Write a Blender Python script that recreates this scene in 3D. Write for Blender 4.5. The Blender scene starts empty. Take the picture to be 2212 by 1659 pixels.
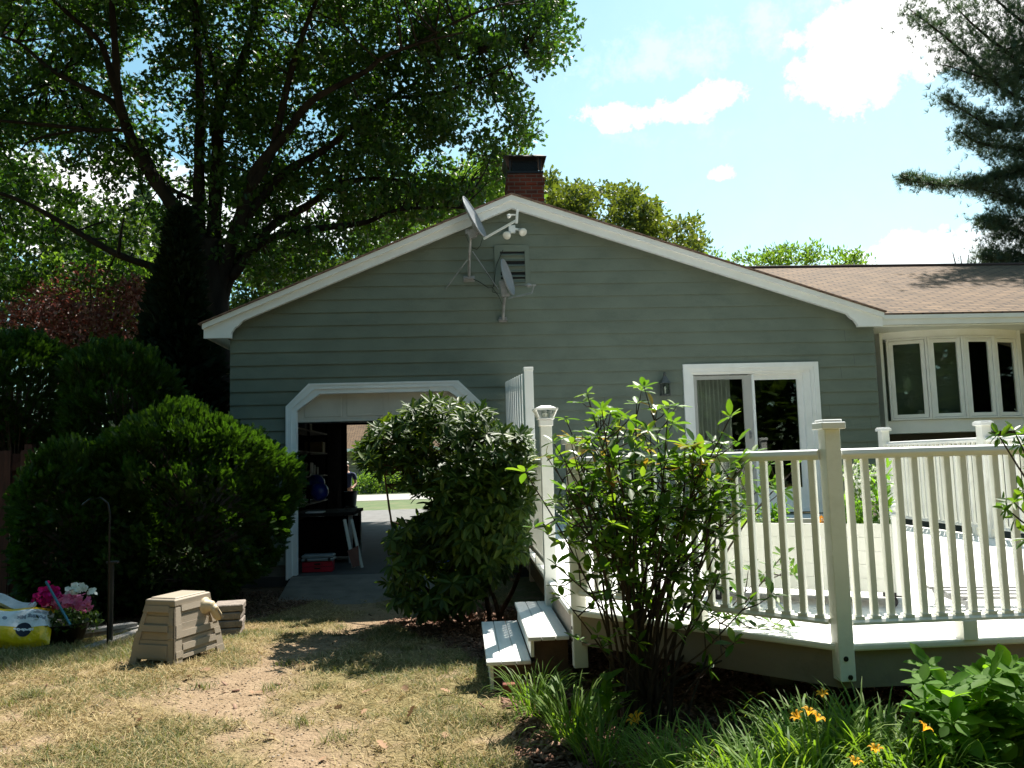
import bpy, bmesh, math, random
import numpy as np
from mathutils import Vector, Matrix
random.seed(7); rng = np.random.default_rng(7)
R = math.radians
S = bpy.context.scene
COL = S.collection

# ------------------------------------------------------------------ camera, sky, sun, exposure
YAW, PITCH, ROLL, FPX, EYE = R(3.7), R(5.5), R(1.6), 1750.0, 1.68   # focal length in pixels of a 2212 px wide picture
FW = np.array([math.sin(YAW)*math.cos(PITCH), math.cos(YAW)*math.cos(PITCH), math.sin(PITCH)])
_rt = np.array([math.cos(YAW), -math.sin(YAW), 0.0]); _up = np.cross(_rt, FW)
RT = _rt*math.cos(ROLL) - _up*math.sin(ROLL); UP = _up*math.cos(ROLL) + _rt*math.sin(ROLL)
cam = bpy.data.cameras.new('camera'); co = bpy.data.objects.new('camera', cam); COL.objects.link(co)
cam.sensor_width = 36; cam.lens = 36*FPX/2212; cam.clip_end = 2000; cam.clip_start = 0.05
co.matrix_world = Matrix(((RT[0], UP[0], -FW[0], 0), (RT[1], UP[1], -FW[1], 0), (RT[2], UP[2], -FW[2], EYE), (0, 0, 0, 1)))
S.camera = co
SUN_EL, SUN_AZ = R(57), R(32.7)
SUN = np.array([math.sin(SUN_AZ)*math.cos(SUN_EL), math.cos(SUN_AZ)*math.cos(SUN_EL), math.sin(SUN_EL)])
W = bpy.data.worlds.new('World'); S.world = W; W.use_nodes = True
S.view_settings.view_transform = 'Standard'; S.view_settings.look = 'None'; S.view_settings.gamma = 1
S.view_settings.exposure = 1.28
SKY_STRENGTH = 0.072
sl = bpy.data.lights.new('sun', 'SUN'); so = bpy.data.objects.new('sun', sl); COL.objects.link(so)
sl.energy = 4.9; sl.angle = R(0.53); sl.color = (1.0, 0.95, 0.86)
so.rotation_euler = Vector(SUN).to_track_quat('Z', 'Y').to_euler(); so.location = (10, 20, 30)

def ray(px, py): return RT*(px-1106)/FPX + UP*(829.5-py)/FPX + FW
def at(px, py, Y):
    d = ray(px, py); p = d*(Y/d[1]); p[2] += EYE; return p
def atz(px, py, Z):
    d = ray(px, py); p = d*((Z-EYE)/d[2]); p[2] += EYE; return p
def proj(P):
    v = np.asarray(P, float) - [0, 0, EYE]; z = v@FW
    return 1106+FPX*(v@RT)/z, 829.5-FPX*(v@UP)/z
def G(x, y):                                        # height of the lawn: it rises gently towards the viewer
    t = np.clip((10.3-np.asarray(y, float))/4.8, 0, 1); return 0.28*t*t*(3-2*t)
def atg(px, py):
    z = 0.0
    for _ in range(12):
        p = atz(px, py, z); z = float(G(p[0], p[1]))
    return p

# ------------------------------------------------------------------ world shader: clear sky with a few clouds
nt = W.node_tree; N = nt.nodes; L = nt.links
def wn(t, **k):
    n = N.new(t)
    for a, b in k.items(): setattr(n, a, b)
    return n
bg = N['Background']; sky = wn('ShaderNodeTexSky', sky_type='NISHITA'); sky.sun_disc = False
sky.sun_elevation = SUN_EL; sky.sun_rotation = SUN_AZ; sky.altitude = 50; sky.air_density = 1.0; sky.dust_density = 0.6; sky.ozone_density = 1.0
tc = wn('ShaderNodeTexCoord')
nz = wn('ShaderNodeTexNoise'); nz.inputs['Scale'].default_value = 20; nz.inputs['Detail'].default_value = 10; nz.inputs['Roughness'].default_value = 0.68
L.new(tc.outputs['Generated'], nz.inputs['Vector'])
def wmath(op, a, b=None, clamp=False):
    n = wn('ShaderNodeMath', operation=op); n.use_clamp = clamp
    for i, v in enumerate((a, b)):
        if v is None: continue
        if isinstance(v, (int, float)): n.inputs[i].default_value = v
        else: L.new(v, n.inputs[i])
    return n.outputs[0]
def wdot(vec):
    n = wn('ShaderNodeVectorMath', operation='DOT_PRODUCT'); L.new(tc.outputs['Generated'], n.inputs[0]); n.inputs[1].default_value = vec
    return n.outputs['Value']
nzc = wmath('SUBTRACT', nz.outputs['Fac'], 0.5)
total = None
for (cx, cy, rx, ry, soft, amt, tilt) in ((1430, 242, 145, 26, .7, 1, 0.02), (1540, 215, 66, 30, .7, 1, 0.0), (1350, 250, 60, 22, .7, 1, 0), (1840, 140, 95, 85, .7, 1, 0.45), (1960, 75, 150, 75, .7, 1, 0.0), (1780, 70, 70, 30, .6, .9, 0), (1480, 250, 260, 90, .3, .3, 0), (1900, 120, 330, 200, .35, .25, 0), (1800, 500, 1300, 800, .7, .24, 0), (2180, 20, 220, 70, 2, 1, 0.0),
                                (1562, 374, 30, 16, 1.0, .9, 0.0), (2080, 570, 260, 60, 0.9, .75, 0.0), (1560, 90, 300, 60, .5, .3, 0), (180, 440, 160, 90, 1.2, 1, 0), (560, 470, 200, 60, 1.2, .8, 0), (900, 480, 200, 60, 1.2, .8, 0), (1600, 600, 900, 70, .6, .5, 0)):
    c = ray(cx, cy); c /= np.linalg.norm(c)
    r_ = np.cross(c, [0, 0, 1]); r_ /= np.linalg.norm(r_); u_ = np.cross(r_, c)
    r2 = r_*math.cos(tilt) - u_*math.sin(tilt); u2 = u_*math.cos(tilt) + r_*math.sin(tilt)
    k = FPX
    w = wmath('MAXIMUM', wdot(tuple(c)), 0.01)
    a = wmath('DIVIDE', wmath('MULTIPLY', wdot(tuple(r2)), k/rx), w); b = wmath('DIVIDE', wmath('MULTIPLY', wdot(tuple(u2)), k/ry), w)
    d = wmath('ADD', wmath('POWER', wmath('ABSOLUTE', a), 2.0), wmath('POWER', wmath('ABSOLUTE', b), 2.0))
    m = wmath('ADD', wmath('SUBTRACT', 1.75 if rx < 900 else 1.0, d), wmath('MULTIPLY', nzc, 7.0 if rx < 900 else .5))
    m = wmath('MULTIPLY', wmath('MULTIPLY', m, soft, True), amt)
    gate = wmath('GREATER_THAN', wdot(tuple(c)), 0.5); m = wmath('MULTIPLY', m, gate)
    total = m if total is None else wmath('MAXIMUM', total, m)
haze = wmath('MULTIPLY', total, 1.0)
mx = wn('ShaderNodeMix', data_type='RGBA'); L.new(haze, mx.inputs['Factor'])
tint = wn('ShaderNodeMix', data_type='RGBA', blend_type='MULTIPLY'); tint.inputs['Factor'].default_value = 1
L.new(sky.outputs[0], tint.inputs['A']); tint.inputs['B'].default_value = (1.02, 1.32, 1.08, 1)
L.new(tint.outputs['Result'], mx.inputs['A']); mx.inputs['B'].default_value = (9.5, 9.5, 9.4, 1)
L.new(mx.outputs['Result'], bg.inputs['Color']); bg.inputs['Strength'].default_value = SKY_STRENGTH

# ------------------------------------------------------------------ tagging
def tag(o, label=None, cat=None, group=None, kind=None):
    if label: o['label'] = label
    if cat: o['category'] = cat
    if group: o['group'] = group
    if kind: o['kind'] = kind
    return o
def thing(name, label, cat, loc=(0, 0, 0), group=None):
    o = bpy.data.objects.new(name, None); COL.objects.link(o); o.location = [float(v) for v in loc]; o.empty_display_size = 0.1
    return tag(o, label, cat, group)
def wloc(o):
    v = Vector((0, 0, 0))
    while o is not None: v += o.location; o = o.parent
    return np.array(v)

# ------------------------------------------------------------------ materials
def newmat(name):
    m = bpy.data.materials.new(name); m.use_nodes = True
    return m, m.node_tree, m.node_tree.nodes['Principled BSDF']
def mat(name, col, rough=0.6, var=0.12, scale=6.0, bump=0.0, bscale=60.0, metal=0.0, spec=0.4, col2=None, stretch=(1, 1, 1), dirt=None, dscale=1.5):
    m, t, p = newmat(name); n = t.nodes; l = t.links
    tcn = n.new('ShaderNodeTexCoord'); mp = n.new('ShaderNodeMapping'); mp.inputs['Scale'].default_value = stretch
    l.new(tcn.outputs['Object'], mp.inputs['Vector'])
    nn = n.new('ShaderNodeTexNoise'); nn.inputs['Scale'].default_value = scale; nn.inputs['Detail'].default_value = 6; l.new(mp.outputs[0], nn.inputs['Vector'])
    cr = n.new('ShaderNodeValToRGB'); c = np.array(col); c2 = np.array(col2) if col2 is not None else c*(1+var)
    c1 = c if col2 is not None else c*(1-var)
    cr.color_ramp.elements[0].color = (*np.clip(c1, 0, 1), 1); cr.color_ramp.elements[1].color = (*np.clip(c2, 0, 1), 1)
    cr.color_ramp.elements[0].position = .32; cr.color_ramp.elements[1].position = .68
    l.new(nn.outputs['Fac'], cr.inputs[0]); out = cr.outputs[0]
    if dirt is not None:
        n2 = n.new('ShaderNodeTexNoise'); n2.inputs['Scale'].default_value = dscale; n2.inputs['Detail'].default_value = 8; n2.inputs['Roughness'].default_value = .7
        l.new(mp.outputs[0], n2.inputs['Vector'])
        r2 = n.new('ShaderNodeValToRGB'); r2.color_ramp.elements[0].position = .5; r2.color_ramp.elements[1].position = .72
        r2.color_ramp.elements[0].color = (0, 0, 0, 1); r2.color_ramp.elements[1].color = (.8, .8, .8, 1); l.new(n2.outputs['Fac'], r2.inputs[0])
        mm = n.new('ShaderNodeMix'); mm.data_type = 'RGBA'; l.new(r2.outputs[0], mm.inputs['Factor']); l.new(out, mm.inputs['A']); mm.inputs['B'].default_value = (*dirt, 1)
        out = mm.outputs['Result']
    l.new(out, p.inputs['Base Color']); p.inputs['Roughness'].default_value = rough; p.inputs['Metallic'].default_value = metal
    p.inputs['Specular IOR Level'].default_value = spec
    if bump:
        nb = n.new('ShaderNodeTexNoise'); nb.inputs['Scale'].default_value = bscale; nb.inputs['Detail'].default_value = 5; l.new(mp.outputs[0], nb.inputs['Vector'])
        b = n.new('ShaderNodeBump'); b.inputs['Strength'].default_value = bump; b.inputs['Distance'].default_value = 0.01
        l.new(nb.outputs['Fac'], b.inputs['Height']); l.new(b.outputs[0], p.inputs['Normal'])
    return m
def leafmat(name, cols, trans=0.45, rough=0.45, spec=0.4, tcol=None):
    """cols: colours picked at random leaf by leaf; the leaf also lets light through."""
    m, t, p = newmat(name); n = t.nodes; l = t.links
    g = n.new('ShaderNodeNewGeometry'); cr = n.new('ShaderNodeValToRGB'); l.new(g.outputs['Random Per Island'], cr.inputs[0])
    e = cr.color_ramp.elements
    for i, c in enumerate(cols):
        q = e[i] if i < 2 else e.new(0.5)
        q.position = i/max(1, len(cols)-1)
        q.color = (*c, 1)
    for i, c in enumerate(cols): e[i].position = i/max(1, len(cols)-1); e[i].color = (*c, 1)
    l.new(cr.outputs[0], p.inputs['Base Color']); p.inputs['Roughness'].default_value = rough; p.inputs['Specular IOR Level'].default_value = spec
    tr = n.new('ShaderNodeBsdfTranslucent'); mul = n.new('ShaderNodeMix'); mul.data_type = 'RGBA'; mul.blend_type = 'MULTIPLY'; mul.inputs['Factor'].default_value = 1
    l.new(cr.outputs[0], mul.inputs['A']); mul.inputs['B'].default_value = (*(tcol or (2.4, 2.2, 0.7)), 1); l.new(mul.outputs['Result'], tr.inputs['Color'])
    mx = n.new('ShaderNodeMixShader'); mx.inputs[0].default_value = trans; l.new(p.outputs[0], mx.inputs[1]); l.new(tr.outputs[0], mx.inputs[2])
    l.new(mx.outputs[0], n['Material Output'].inputs['Surface'])
    return m
def glassmat(name, tint=(.9, .95, .93), refl=1.0):
    m, t, p = newmat(name); n = t.nodes; l = t.links
    fr = n.new('ShaderNodeFresnel'); fr.inputs['IOR'].default_value = 1.6
    gl = n.new('ShaderNodeBsdfGlossy'); gl.inputs['Roughness'].default_value = 0.02; gl.inputs['Color'].default_value = (refl, refl, refl, 1)
    tp = n.new('ShaderNodeBsdfTransparent'); tp.inputs['Color'].default_value = (*tint, 1)
    mx = n.new('ShaderNodeMixShader'); l.new(fr.outputs[0], mx.inputs[0]); l.new(tp.outputs[0], mx.inputs[1]); l.new(gl.outputs[0], mx.inputs[2])
    l.new(mx.outputs[0], n['Material Output'].inputs['Surface']); return m
def brickmat(name, c1, c2, mortar, axes, bw, bh, ms=0.012, rough=.85, bump=.5, off=.5, nvar=.5):
    """axes: pair of expressions for the brick plane, picked from object coordinates ('x','y','z', factor)."""
    m, t, p = newmat(name); n = t.nodes; l = t.links
    tcn = n.new('ShaderNodeTexCoord'); sp = n.new('ShaderNodeSeparateXYZ'); l.new(tcn.outputs['Object'], sp.inputs[0])
    cb = n.new('ShaderNodeCombineXYZ')
    for i, (ax, f) in enumerate(axes):
        mm = n.new('ShaderNodeMath'); mm.operation = 'MULTIPLY'; l.new(sp.outputs['XYZ'.index(ax.upper())], mm.inputs[0]); mm.inputs[1].default_value = f; l.new(mm.outputs[0], cb.inputs[i])
    br = n.new('ShaderNodeTexBrick'); l.new(cb.outputs[0], br.inputs['Vector']); br.inputs['Scale'].default_value = 1
    br.inputs['Brick Width'].default_value = bw; br.inputs['Row Height'].default_value = bh; br.inputs['Mortar Size'].default_value = ms; br.offset = off
    br.inputs['Mortar Smooth'].default_value = .3
    br.inputs['Color1'].default_value = (*c1, 1); br.inputs['Color2'].default_value = (*c2, 1); br.inputs['Mortar'].default_value = (*mortar, 1)
    nn = n.new('ShaderNodeTexNoise'); nn.inputs['Scale'].default_value = 2.2; nn.inputs['Detail'].default_value = 9; nn.inputs['Roughness'].default_value = .75; l.new(tcn.outputs['Object'], nn.inputs['Vector'])
    mr = n.new('ShaderNodeMapRange'); mr.inputs['From Min'].default_value = .3; mr.inputs['From Max'].default_value = .7; mr.inputs['To Min'].default_value = 1-nvar/2; mr.inputs['To Max'].default_value = 1+nvar/2
    l.new(nn.outputs['Fac'], mr.inputs['Value'])
    mu = n.new('ShaderNodeVectorMath'); mu.operation = 'SCALE'; l.new(br.outputs['Color'], mu.inputs[0]); l.new(mr.outputs[0], mu.inputs['Scale'])
    l.new(mu.outputs[0], p.inputs['Base Color']); p.inputs['Roughness'].default_value = rough; p.inputs['Specular IOR Level'].default_value = .15
    b = n.new('ShaderNodeBump'); b.inputs['Strength'].default_value = bump; b.inputs['Distance'].default_value = .01; b.invert = True
    l.new(br.outputs['Fac'], b.inputs['Height'])
    n3 = n.new('ShaderNodeTexNoise'); n3.inputs['Scale'].default_value = 90; l.new(tcn.outputs['Object'], n3.inputs['Vector'])
    b2 = n.new('ShaderNodeBump'); b2.inputs['Strength'].default_value = .3; b2.inputs['Distance'].default_value = .006; l.new(n3.outputs['Fac'], b2.inputs['Height']); l.new(b.outputs[0], b2.inputs['Normal'])
    l.new(b2.outputs[0], p.inputs['Normal']); return m

M = {}
M['siding'] = mat('green_siding', (.156, .184, .146), .62, .09, 1.2, .3, 45, spec=.3, stretch=(1.6, 1, 3), dirt=(.114, .138, .110), dscale=1.1)
M['siding_trim'] = mat('green_trim', (.148, .178, .144), .6, .08, 3)
M['white'] = mat('white_paint', (.84, .85, .84), .5, .03, 3, .1, 80, dirt=(.72, .73, .71), dscale=1.2)
M['vinyl'] = mat('white_vinyl', (.86, .86, .84), .35, .03, 4, dirt=(.78, .775, .74), dscale=2.5)
M['cream'] = mat('cream_vinyl', (.84, .84, .78), .42, .04, 5, .08, 50, dirt=(.68, .67, .60), dscale=3.5)
M['deckboard'] = mat('white_deck_board', (.78, .78, .76), .55, .05, 5, .15, 60, stretch=(6, 1, 1), dirt=(.68, .67, .62), dscale=2)
M['fascia'] = mat('weathered_fascia', (.24, .20, .155), .6, .1, 4, .2, 40, dirt=(.15, .125, .095), dscale=2.2)
M['concrete'] = mat('concrete', (.17, .15, .125), .9, .25, 5, .6, 40, dirt=(.09, .08, .065), dscale=2.5)
M['garagedoor'] = mat('garage_door', (.56, .52, .45), .6, .05, 3, .1, 60, dirt=(.46, .42, .36), dscale=2)
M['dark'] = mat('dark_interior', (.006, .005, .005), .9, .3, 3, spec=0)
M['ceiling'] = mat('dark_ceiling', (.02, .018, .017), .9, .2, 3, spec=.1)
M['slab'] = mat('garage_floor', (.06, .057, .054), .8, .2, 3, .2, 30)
M['glass'] = glassmat('window_glass')
M['black'] = mat('black_metal', (.012, .012, .013), .45, .2, 20, metal=.3)
M['grey'] = mat('grey_metal', (.30, .30, .30), .5, .12, 15, .1, 60, metal=.35, dirt=(.16, .14, .12), dscale=6)
M['dish'] = mat('dish_grey', (.30, .31, .33), .4, .08, 6, dirt=(.22, .22, .22), dscale=4)
M['bulb'] = mat('lamp_glass', (.75, .73, .66), .12, .05, 8, spec=.8)
M['pewter'] = mat('pewter_lantern', (.10, .105, .10), .5, .3, 20, metal=.4)
M['bark'] = mat('oak_bark', (.028, .022, .017), .95, .4, 5, 1.0, 22, spec=.1, stretch=(1, 1, .25))
M['bark2'] = mat('shrub_bark', (.085, .058, .042), .9, .35, 14, .8, 60, spec=.1)
M['bark3'] = mat('grey_shrub_bark', (.055, .043, .035), .9, .35, 14, .8, 60, spec=.1)
M['redfence'] = mat('red_stained_wood', (.10, .030, .018), .8, .3, 4, .5, 40, stretch=(6, 6, 1))
M['taupe'] = mat('taupe_plastic', (.33, .275, .21), .55, .06, 5, .12, 120, dirt=(.33, .285, .225), dscale=3)
M['tan'] = mat('tan_plastic', (.52, .42, .27), .5, .08, 8, .05, 80)
M['stone'] = mat('paver_concrete', (.24, .20, .17), .9, .2, 10, .8, 60)
M['brickred'] = mat('red_brick', (.20, .06, .04), .9, .2, 12, .6, 60)
M['timber'] = mat('grey_timber', (.26, .24, .22), .85, .25, 5, .5, 30, stretch=(1, 8, 8))
M['shingle'] = brickmat('roof_shingles_wing', (.185, .116, .064), (.128, .080, .047), (.035, .022, .017), (('x', 1), ('z', 2.9)), .32, .145, .020, nvar=.7)
M['shingle2'] = brickmat('roof_shingles_gable', (.26, .17, .13), (.20, .13, .10), (.08, .05, .04), (('y', 1), ('z', 2.6)), .32, .145, .010)
M['brick'] = brickmat('chimney_brick', (.16, .042, .026), (.075, .028, .022), (.13, .10, .085), (('x', 1), ('z', 1)), .21, .075, .010, bump=.8)

# ------------------------------------------------------------------ mesh builder
class MB:
    def __init__(s): s.v = []; s.f = []; s.m = []
    def add(s, verts, faces, mi=0):
        o = len(s.v); s.v.extend([tuple(map(float, p)) for p in verts]); s.f.extend([tuple(o+i for i in f) for f in faces]); s.m.extend([mi]*len(faces)); return s
    def box(s, c, size, rot=None, mi=0, taper=None):
        h = np.array(size)/2; P = []
        for dz in (-1, 1):
            k = 1 if (taper is None or dz < 0) else taper
            for dx, dy in ((-1, -1), (1, -1), (1, 1), (-1, 1)): P.append([dx*h[0]*k, dy*h[1]*k, dz*h[2]])
        P = np.array(P)
        if rot is not None: P = P@np.array(rot).T
        return s.add(P+np.array(c), [(0, 3, 2, 1), (4, 5, 6, 7), (0, 1, 5, 4), (1, 2, 6, 5), (2, 3, 7, 6), (3, 0, 4, 7)], mi)
    def b2(s, a, b, mi=0, rot=None): a = np.array(a, float); b = np.array(b, float); return s.box((a+b)/2, np.abs(b-a), rot, mi)
    def prism(s, poly, y0, y1, axis='y', mi=0):
        """poly: list of 2-D points (other two axes), extruded between y0 and y1."""
        n = len(poly)
        def mk(p, y): return {'y': (p[0], y, p[1]), 'z': (p[0], p[1], y), 'x': (y, p[0], p[1])}[axis]
        v = [mk(p, y0) for p in poly]+[mk(p, y1) for p in poly]
        f = [tuple(range(n)), tuple(range(2*n-1, n-1, -1))]+[(i, n+i, n+(i+1) % n, (i+1) % n) for i in range(n)]
        return s.add(v, f, mi)
    def tube(s, pts, rad, n=8, mi=0, cap=True):
        pts = np.array(pts, float); k = len(pts); rad = np.broadcast_to(np.array(rad, float), (k,))
        T = np.gradient(pts, axis=0) if k > 2 else np.repeat((pts[1]-pts[0])[None], 2, 0)
        T /= np.linalg.norm(T, axis=1)[:, None]+1e-9
        ref = np.array([0, 0, 1.]) if abs(T[0][2]) < .9 else np.array([1., 0, 0]); v = []
        for i in range(k):
            a = np.cross(T[i], ref); na = np.linalg.norm(a)
            if na < 1e-4: a = np.cross(T[i], [.3, 1, .2]); na = np.linalg.norm(a)
            a /= na; b = np.cross(T[i], a); ref = np.cross(a, T[i]) if False else ref
            for j in range(n):
                t = 2*math.pi*j/n; v.append(pts[i]+rad[i]*(a*math.cos(t)+b*math.sin(t)))
        f = [(i*n+j, i*n+(j+1) % n, (i+1)*n+(j+1) % n, (i+1)*n+j) for i in range(k-1) for j in range(n)]
        if cap: f += [tuple(range(n-1, -1, -1)), tuple((k-1)*n+j for j in range(n))]
        return s.add(v, f, mi)
    def bar(s, a, b, w, h=None, mi=0):
        a = np.array(a, float); b = np.array(b, float); d = b-a; Ln = np.linalg.norm(d); d /= Ln
        u = np.cross(d, [0, 0, 1]); u = np.array([1., 0, 0]) if np.linalg.norm(u) < 1e-3 else u/np.linalg.norm(u); w2 = np.cross(u, d)
        return s.box((a+b)/2, (w, Ln, h or w), np.stack([u, d, w2], 1), mi)
    def lathe(s, prof, c, n=20, axis=(0, 0, 1), mi=0):
        ax = np.array(axis, float); ax /= np.linalg.norm(ax); u = np.cross(ax, [0, 1, 0]) if abs(ax[1]) < .9 else np.cross(ax, [1, 0, 0]); u /= np.linalg.norm(u); w = np.cross(ax, u)
        v = [np.array(c)+ax*z+r*(u*math.cos(2*math.pi*j/n)+w*math.sin(2*math.pi*j/n)) for r, z in prof for j in range(n)]
        k = len(prof)
        return s.add(v, [(i*n+j, i*n+(j+1) % n, (i+1)*n+(j+1) % n, (i+1)*n+j) for i in range(k-1) for j in range(n)], mi)
    def build(s, name, material, parent=None, smooth=False, bevel=0, seg=1, label=None, fix=True):
        me = bpy.data.meshes.new(name); base = wloc(parent) if parent is not None else np.zeros(3)
        V = np.array(s.v) - base
        me.from_pydata(V.tolist(), [], s.f)
        for mt in (material if isinstance(material, (list, tuple)) else [material]): me.materials.append(M[mt] if isinstance(mt, str) else mt)
        me.polygons.foreach_set('material_index', s.m)
        if fix:
            bm = bmesh.new(); bm.from_mesh(me); bmesh.ops.recalc_face_normals(bm, faces=bm.faces); bm.to_mesh(me); bm.free()
        if smooth: me.polygons.foreach_set('use_smooth', [True]*len(me.polygons))
        o = bpy.data.objects.new(name, me); COL.objects.link(o)
        if parent is not None: o.parent = parent
        if bevel:
            b = o.modifiers.new('bevel', 'BEVEL'); b.width = bevel; b.segments = seg; b.limit_method = 'ANGLE'; b.angle_limit = R(40)
        if label: o['label'] = label
        return o
def rotz(a): c, s_ = math.cos(a), math.sin(a); return np.array([[c, -s_, 0], [s_, c, 0], [0, 0, 1.]])
def rotx(a): c, s_ = math.cos(a), math.sin(a); return np.array([[1, 0, 0], [0, c, -s_], [0, s_, c]])
def roty(a): c, s_ = math.cos(a), math.sin(a); return np.array([[c, 0, s_], [0, 1, 0], [-s_, 0, c]])
def frame(d, roll=None):
    """rotation matrices whose local +Y points along each d (n,3), rolled about it"""
    d = np.asarray(d, float); d = d/(np.linalg.norm(d, axis=1)[:, None]+1e-9)
    ref = np.tile([0, 0, 1.], (len(d), 1)); ref[np.abs(d[:, 2]) > .97] = [1, 0, 0]
    x = np.cross(d, ref); x /= np.linalg.norm(x, axis=1)[:, None]; z = np.cross(x, d)
    if roll is not None:
        c, s_ = np.cos(roll)[:, None], np.sin(roll)[:, None]; x, z = x*c+z*s_, z*c-x*s_
    return np.stack([x, d, z], 2)
def scatter(name, tv, tf, pos, rot, scl, material, parent=None, tmi=None):
    """many copies of a small template (leaves, blades, chips) as ONE mesh; one material slot list allowed"""
    tv = np.asarray(tv, float); n = len(pos); k = len(tv)
    scl = np.asarray(scl, float)
    if scl.ndim == 1: scl = scl[:, None]
    P = np.einsum('nij,nkj->nki', rot, tv[None]*scl[:, None, :]) + np.asarray(pos)[:, None, :]
    if parent is not None: P = P - wloc(parent)
    me = bpy.data.meshes.new(name); me.vertices.add(n*k); me.vertices.foreach_set('co', P.reshape(-1).astype(np.float32))
    fl = np.array([i for f in tf for i in f]); ln = np.array([len(f) for f in tf]); nl = len(fl)
    me.loops.add(n*nl); me.loops.foreach_set('vertex_index', (fl[None]+k*np.arange(n)[:, None]).reshape(-1).astype(np.int32))
    me.polygons.add(n*len(tf)); st = np.concatenate([[0], np.cumsum(ln)[:-1]])
    me.polygons.foreach_set('loop_start', (st[None]+nl*np.arange(n)[:, None]).reshape(-1).astype(np.int32))
    me.polygons.foreach_set('loop_total', np.tile(ln, n).astype(np.int32))
    for mt in (material if isinstance(material, (list, tuple)) else [material]): me.materials.append(mt if not isinstance(mt, str) else M[mt])
    if tmi is not None: me.polygons.foreach_set('material_index', np.tile(tmi, n).astype(np.int32))
    me.update(); me.validate()
    o = bpy.data.objects.new(name, me); COL.objects.link(o)
    if parent is not None: o.parent = parent
    return o
def vnoise(x, y, f, seed=0):
    x = np.asarray(x)*f+seed*17.3; y = np.asarray(y)*f+seed*9.7
    xi = np.floor(x).astype(np.int64); yi = np.floor(y).astype(np.int64); xf = x-xi; yf = y-yi
    h = lambda a, b: (((a*374761393+b*668265263+seed*1442695) ^ ((a*374761393+b*668265263) >> 13))*1274126177 & 0xffffff)/0xffffff
    u = xf*xf*(3-2*xf); v = yf*yf*(3-2*yf)
    return (h(xi, yi)*(1-u)+h(xi+1, yi)*u)*(1-v)+(h(xi, yi+1)*(1-u)+h(xi+1, yi+1)*u)*v
def fbm(x, y, f, seed=0, o=4): return sum(vnoise(x, y, f*2**i, seed+i)*.5**i for i in range(o))/sum(.5**i for i in range(o))
def inpoly(px, py, poly):
    px = np.asarray(px); py = np.asarray(py); r = np.zeros(px.shape, bool); n = len(poly)
    for i in range(n):
        x0, y0 = poly[i]; x1, y1 = poly[(i+1) % n]
        if y0 == y1: continue
        c = ((y0 > py) != (y1 > py)) & (px < (x1-x0)*(py-y0)/(y1-y0)+x0); r ^= c
    return r
# leaf shapes (local +Y is the tip)
OAK = ([(0, 0, 0), (.07, .16, .02), (.26, .26, .05), (.13, .38, .02), (.40, .56, .06), (.15, .60, .02), (.24, .84, .03), (0, 1, 0), (-.24, .84, .03), (-.15, .60, .02), (-.40, .56, .06), (-.13, .38, .02), (-.26, .26, .05), (-.07, .16, .02)], [(0, 1, 2, 3, 4, 5, 6, 7), (0, 7, 8, 9, 10, 11, 12, 13)])
OVAL = ([(0, 0, 0), (.14, .22, .05), (.20, .52, .06), (.12, .82, .03), (0, 1, -.04), (-.12, .82, .03), (-.20, .52, .06), (-.14, .22, .05), (0, .5, 0)], [(0, 1, 2, 8), (8, 2, 3, 4), (0, 8, 6, 7), (8, 4, 5, 6)])
DIAM = ([(0, 0, 0), (.28, .45, .05), (0, 1, 0), (-.28, .45, .05)], [(0, 1, 2), (0, 2, 3)])
def dirs(n, up=0.0, spread=1.0):
    v = rng.normal(size=(n, 3)); v /= np.linalg.norm(v, axis=1)[:, None]; v *= spread; v[:, 2] += up; return v/np.linalg.norm(v, axis=1)[:, None]

# ================================================================== GROUND
def seg_dist(x, y, pts):
    d = np.full(np.shape(x), 9e9)
    for (x0, y0), (x1, y1) in zip(pts[:-1], pts[1:]):
        t = np.clip(((x-x0)*(x1-x0)+(y-y0)*(y1-y0))/((x1-x0)**2+(y1-y0)**2+1e-9), 0, 1)
        d = np.minimum(d, np.hypot(x-x0-t*(x1-x0), y-y0-t*(y1-y0)))
    return d
def gp(*q): return [tuple(atg(*p)[:2]) for p in q]
PATH = gp((760, 1300), (845, 1335), (720, 1375), (600, 1430), (520, 1480), (430, 1520), (560, 1560), (640, 1600), (660, 1700))
PATH2 = gp((720, 1500), (640, 1530), (600, 1570), (700, 1610), (640, 1659)); PATH3 = gp((40, 1610), (-100, 1640)); PATH4 = gp((420, 1470), (560, 1560), (500, 1590))
MULCH = gp((830, 1345), (1000, 1300), (1120, 1310), (1300, 1380), (2400, 1450), (2500, 1800), (1300, 1800), (1120, 1700), (1120, 1560), (1060, 1500), (1045, 1440), (1000, 1400), (900, 1375))
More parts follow.
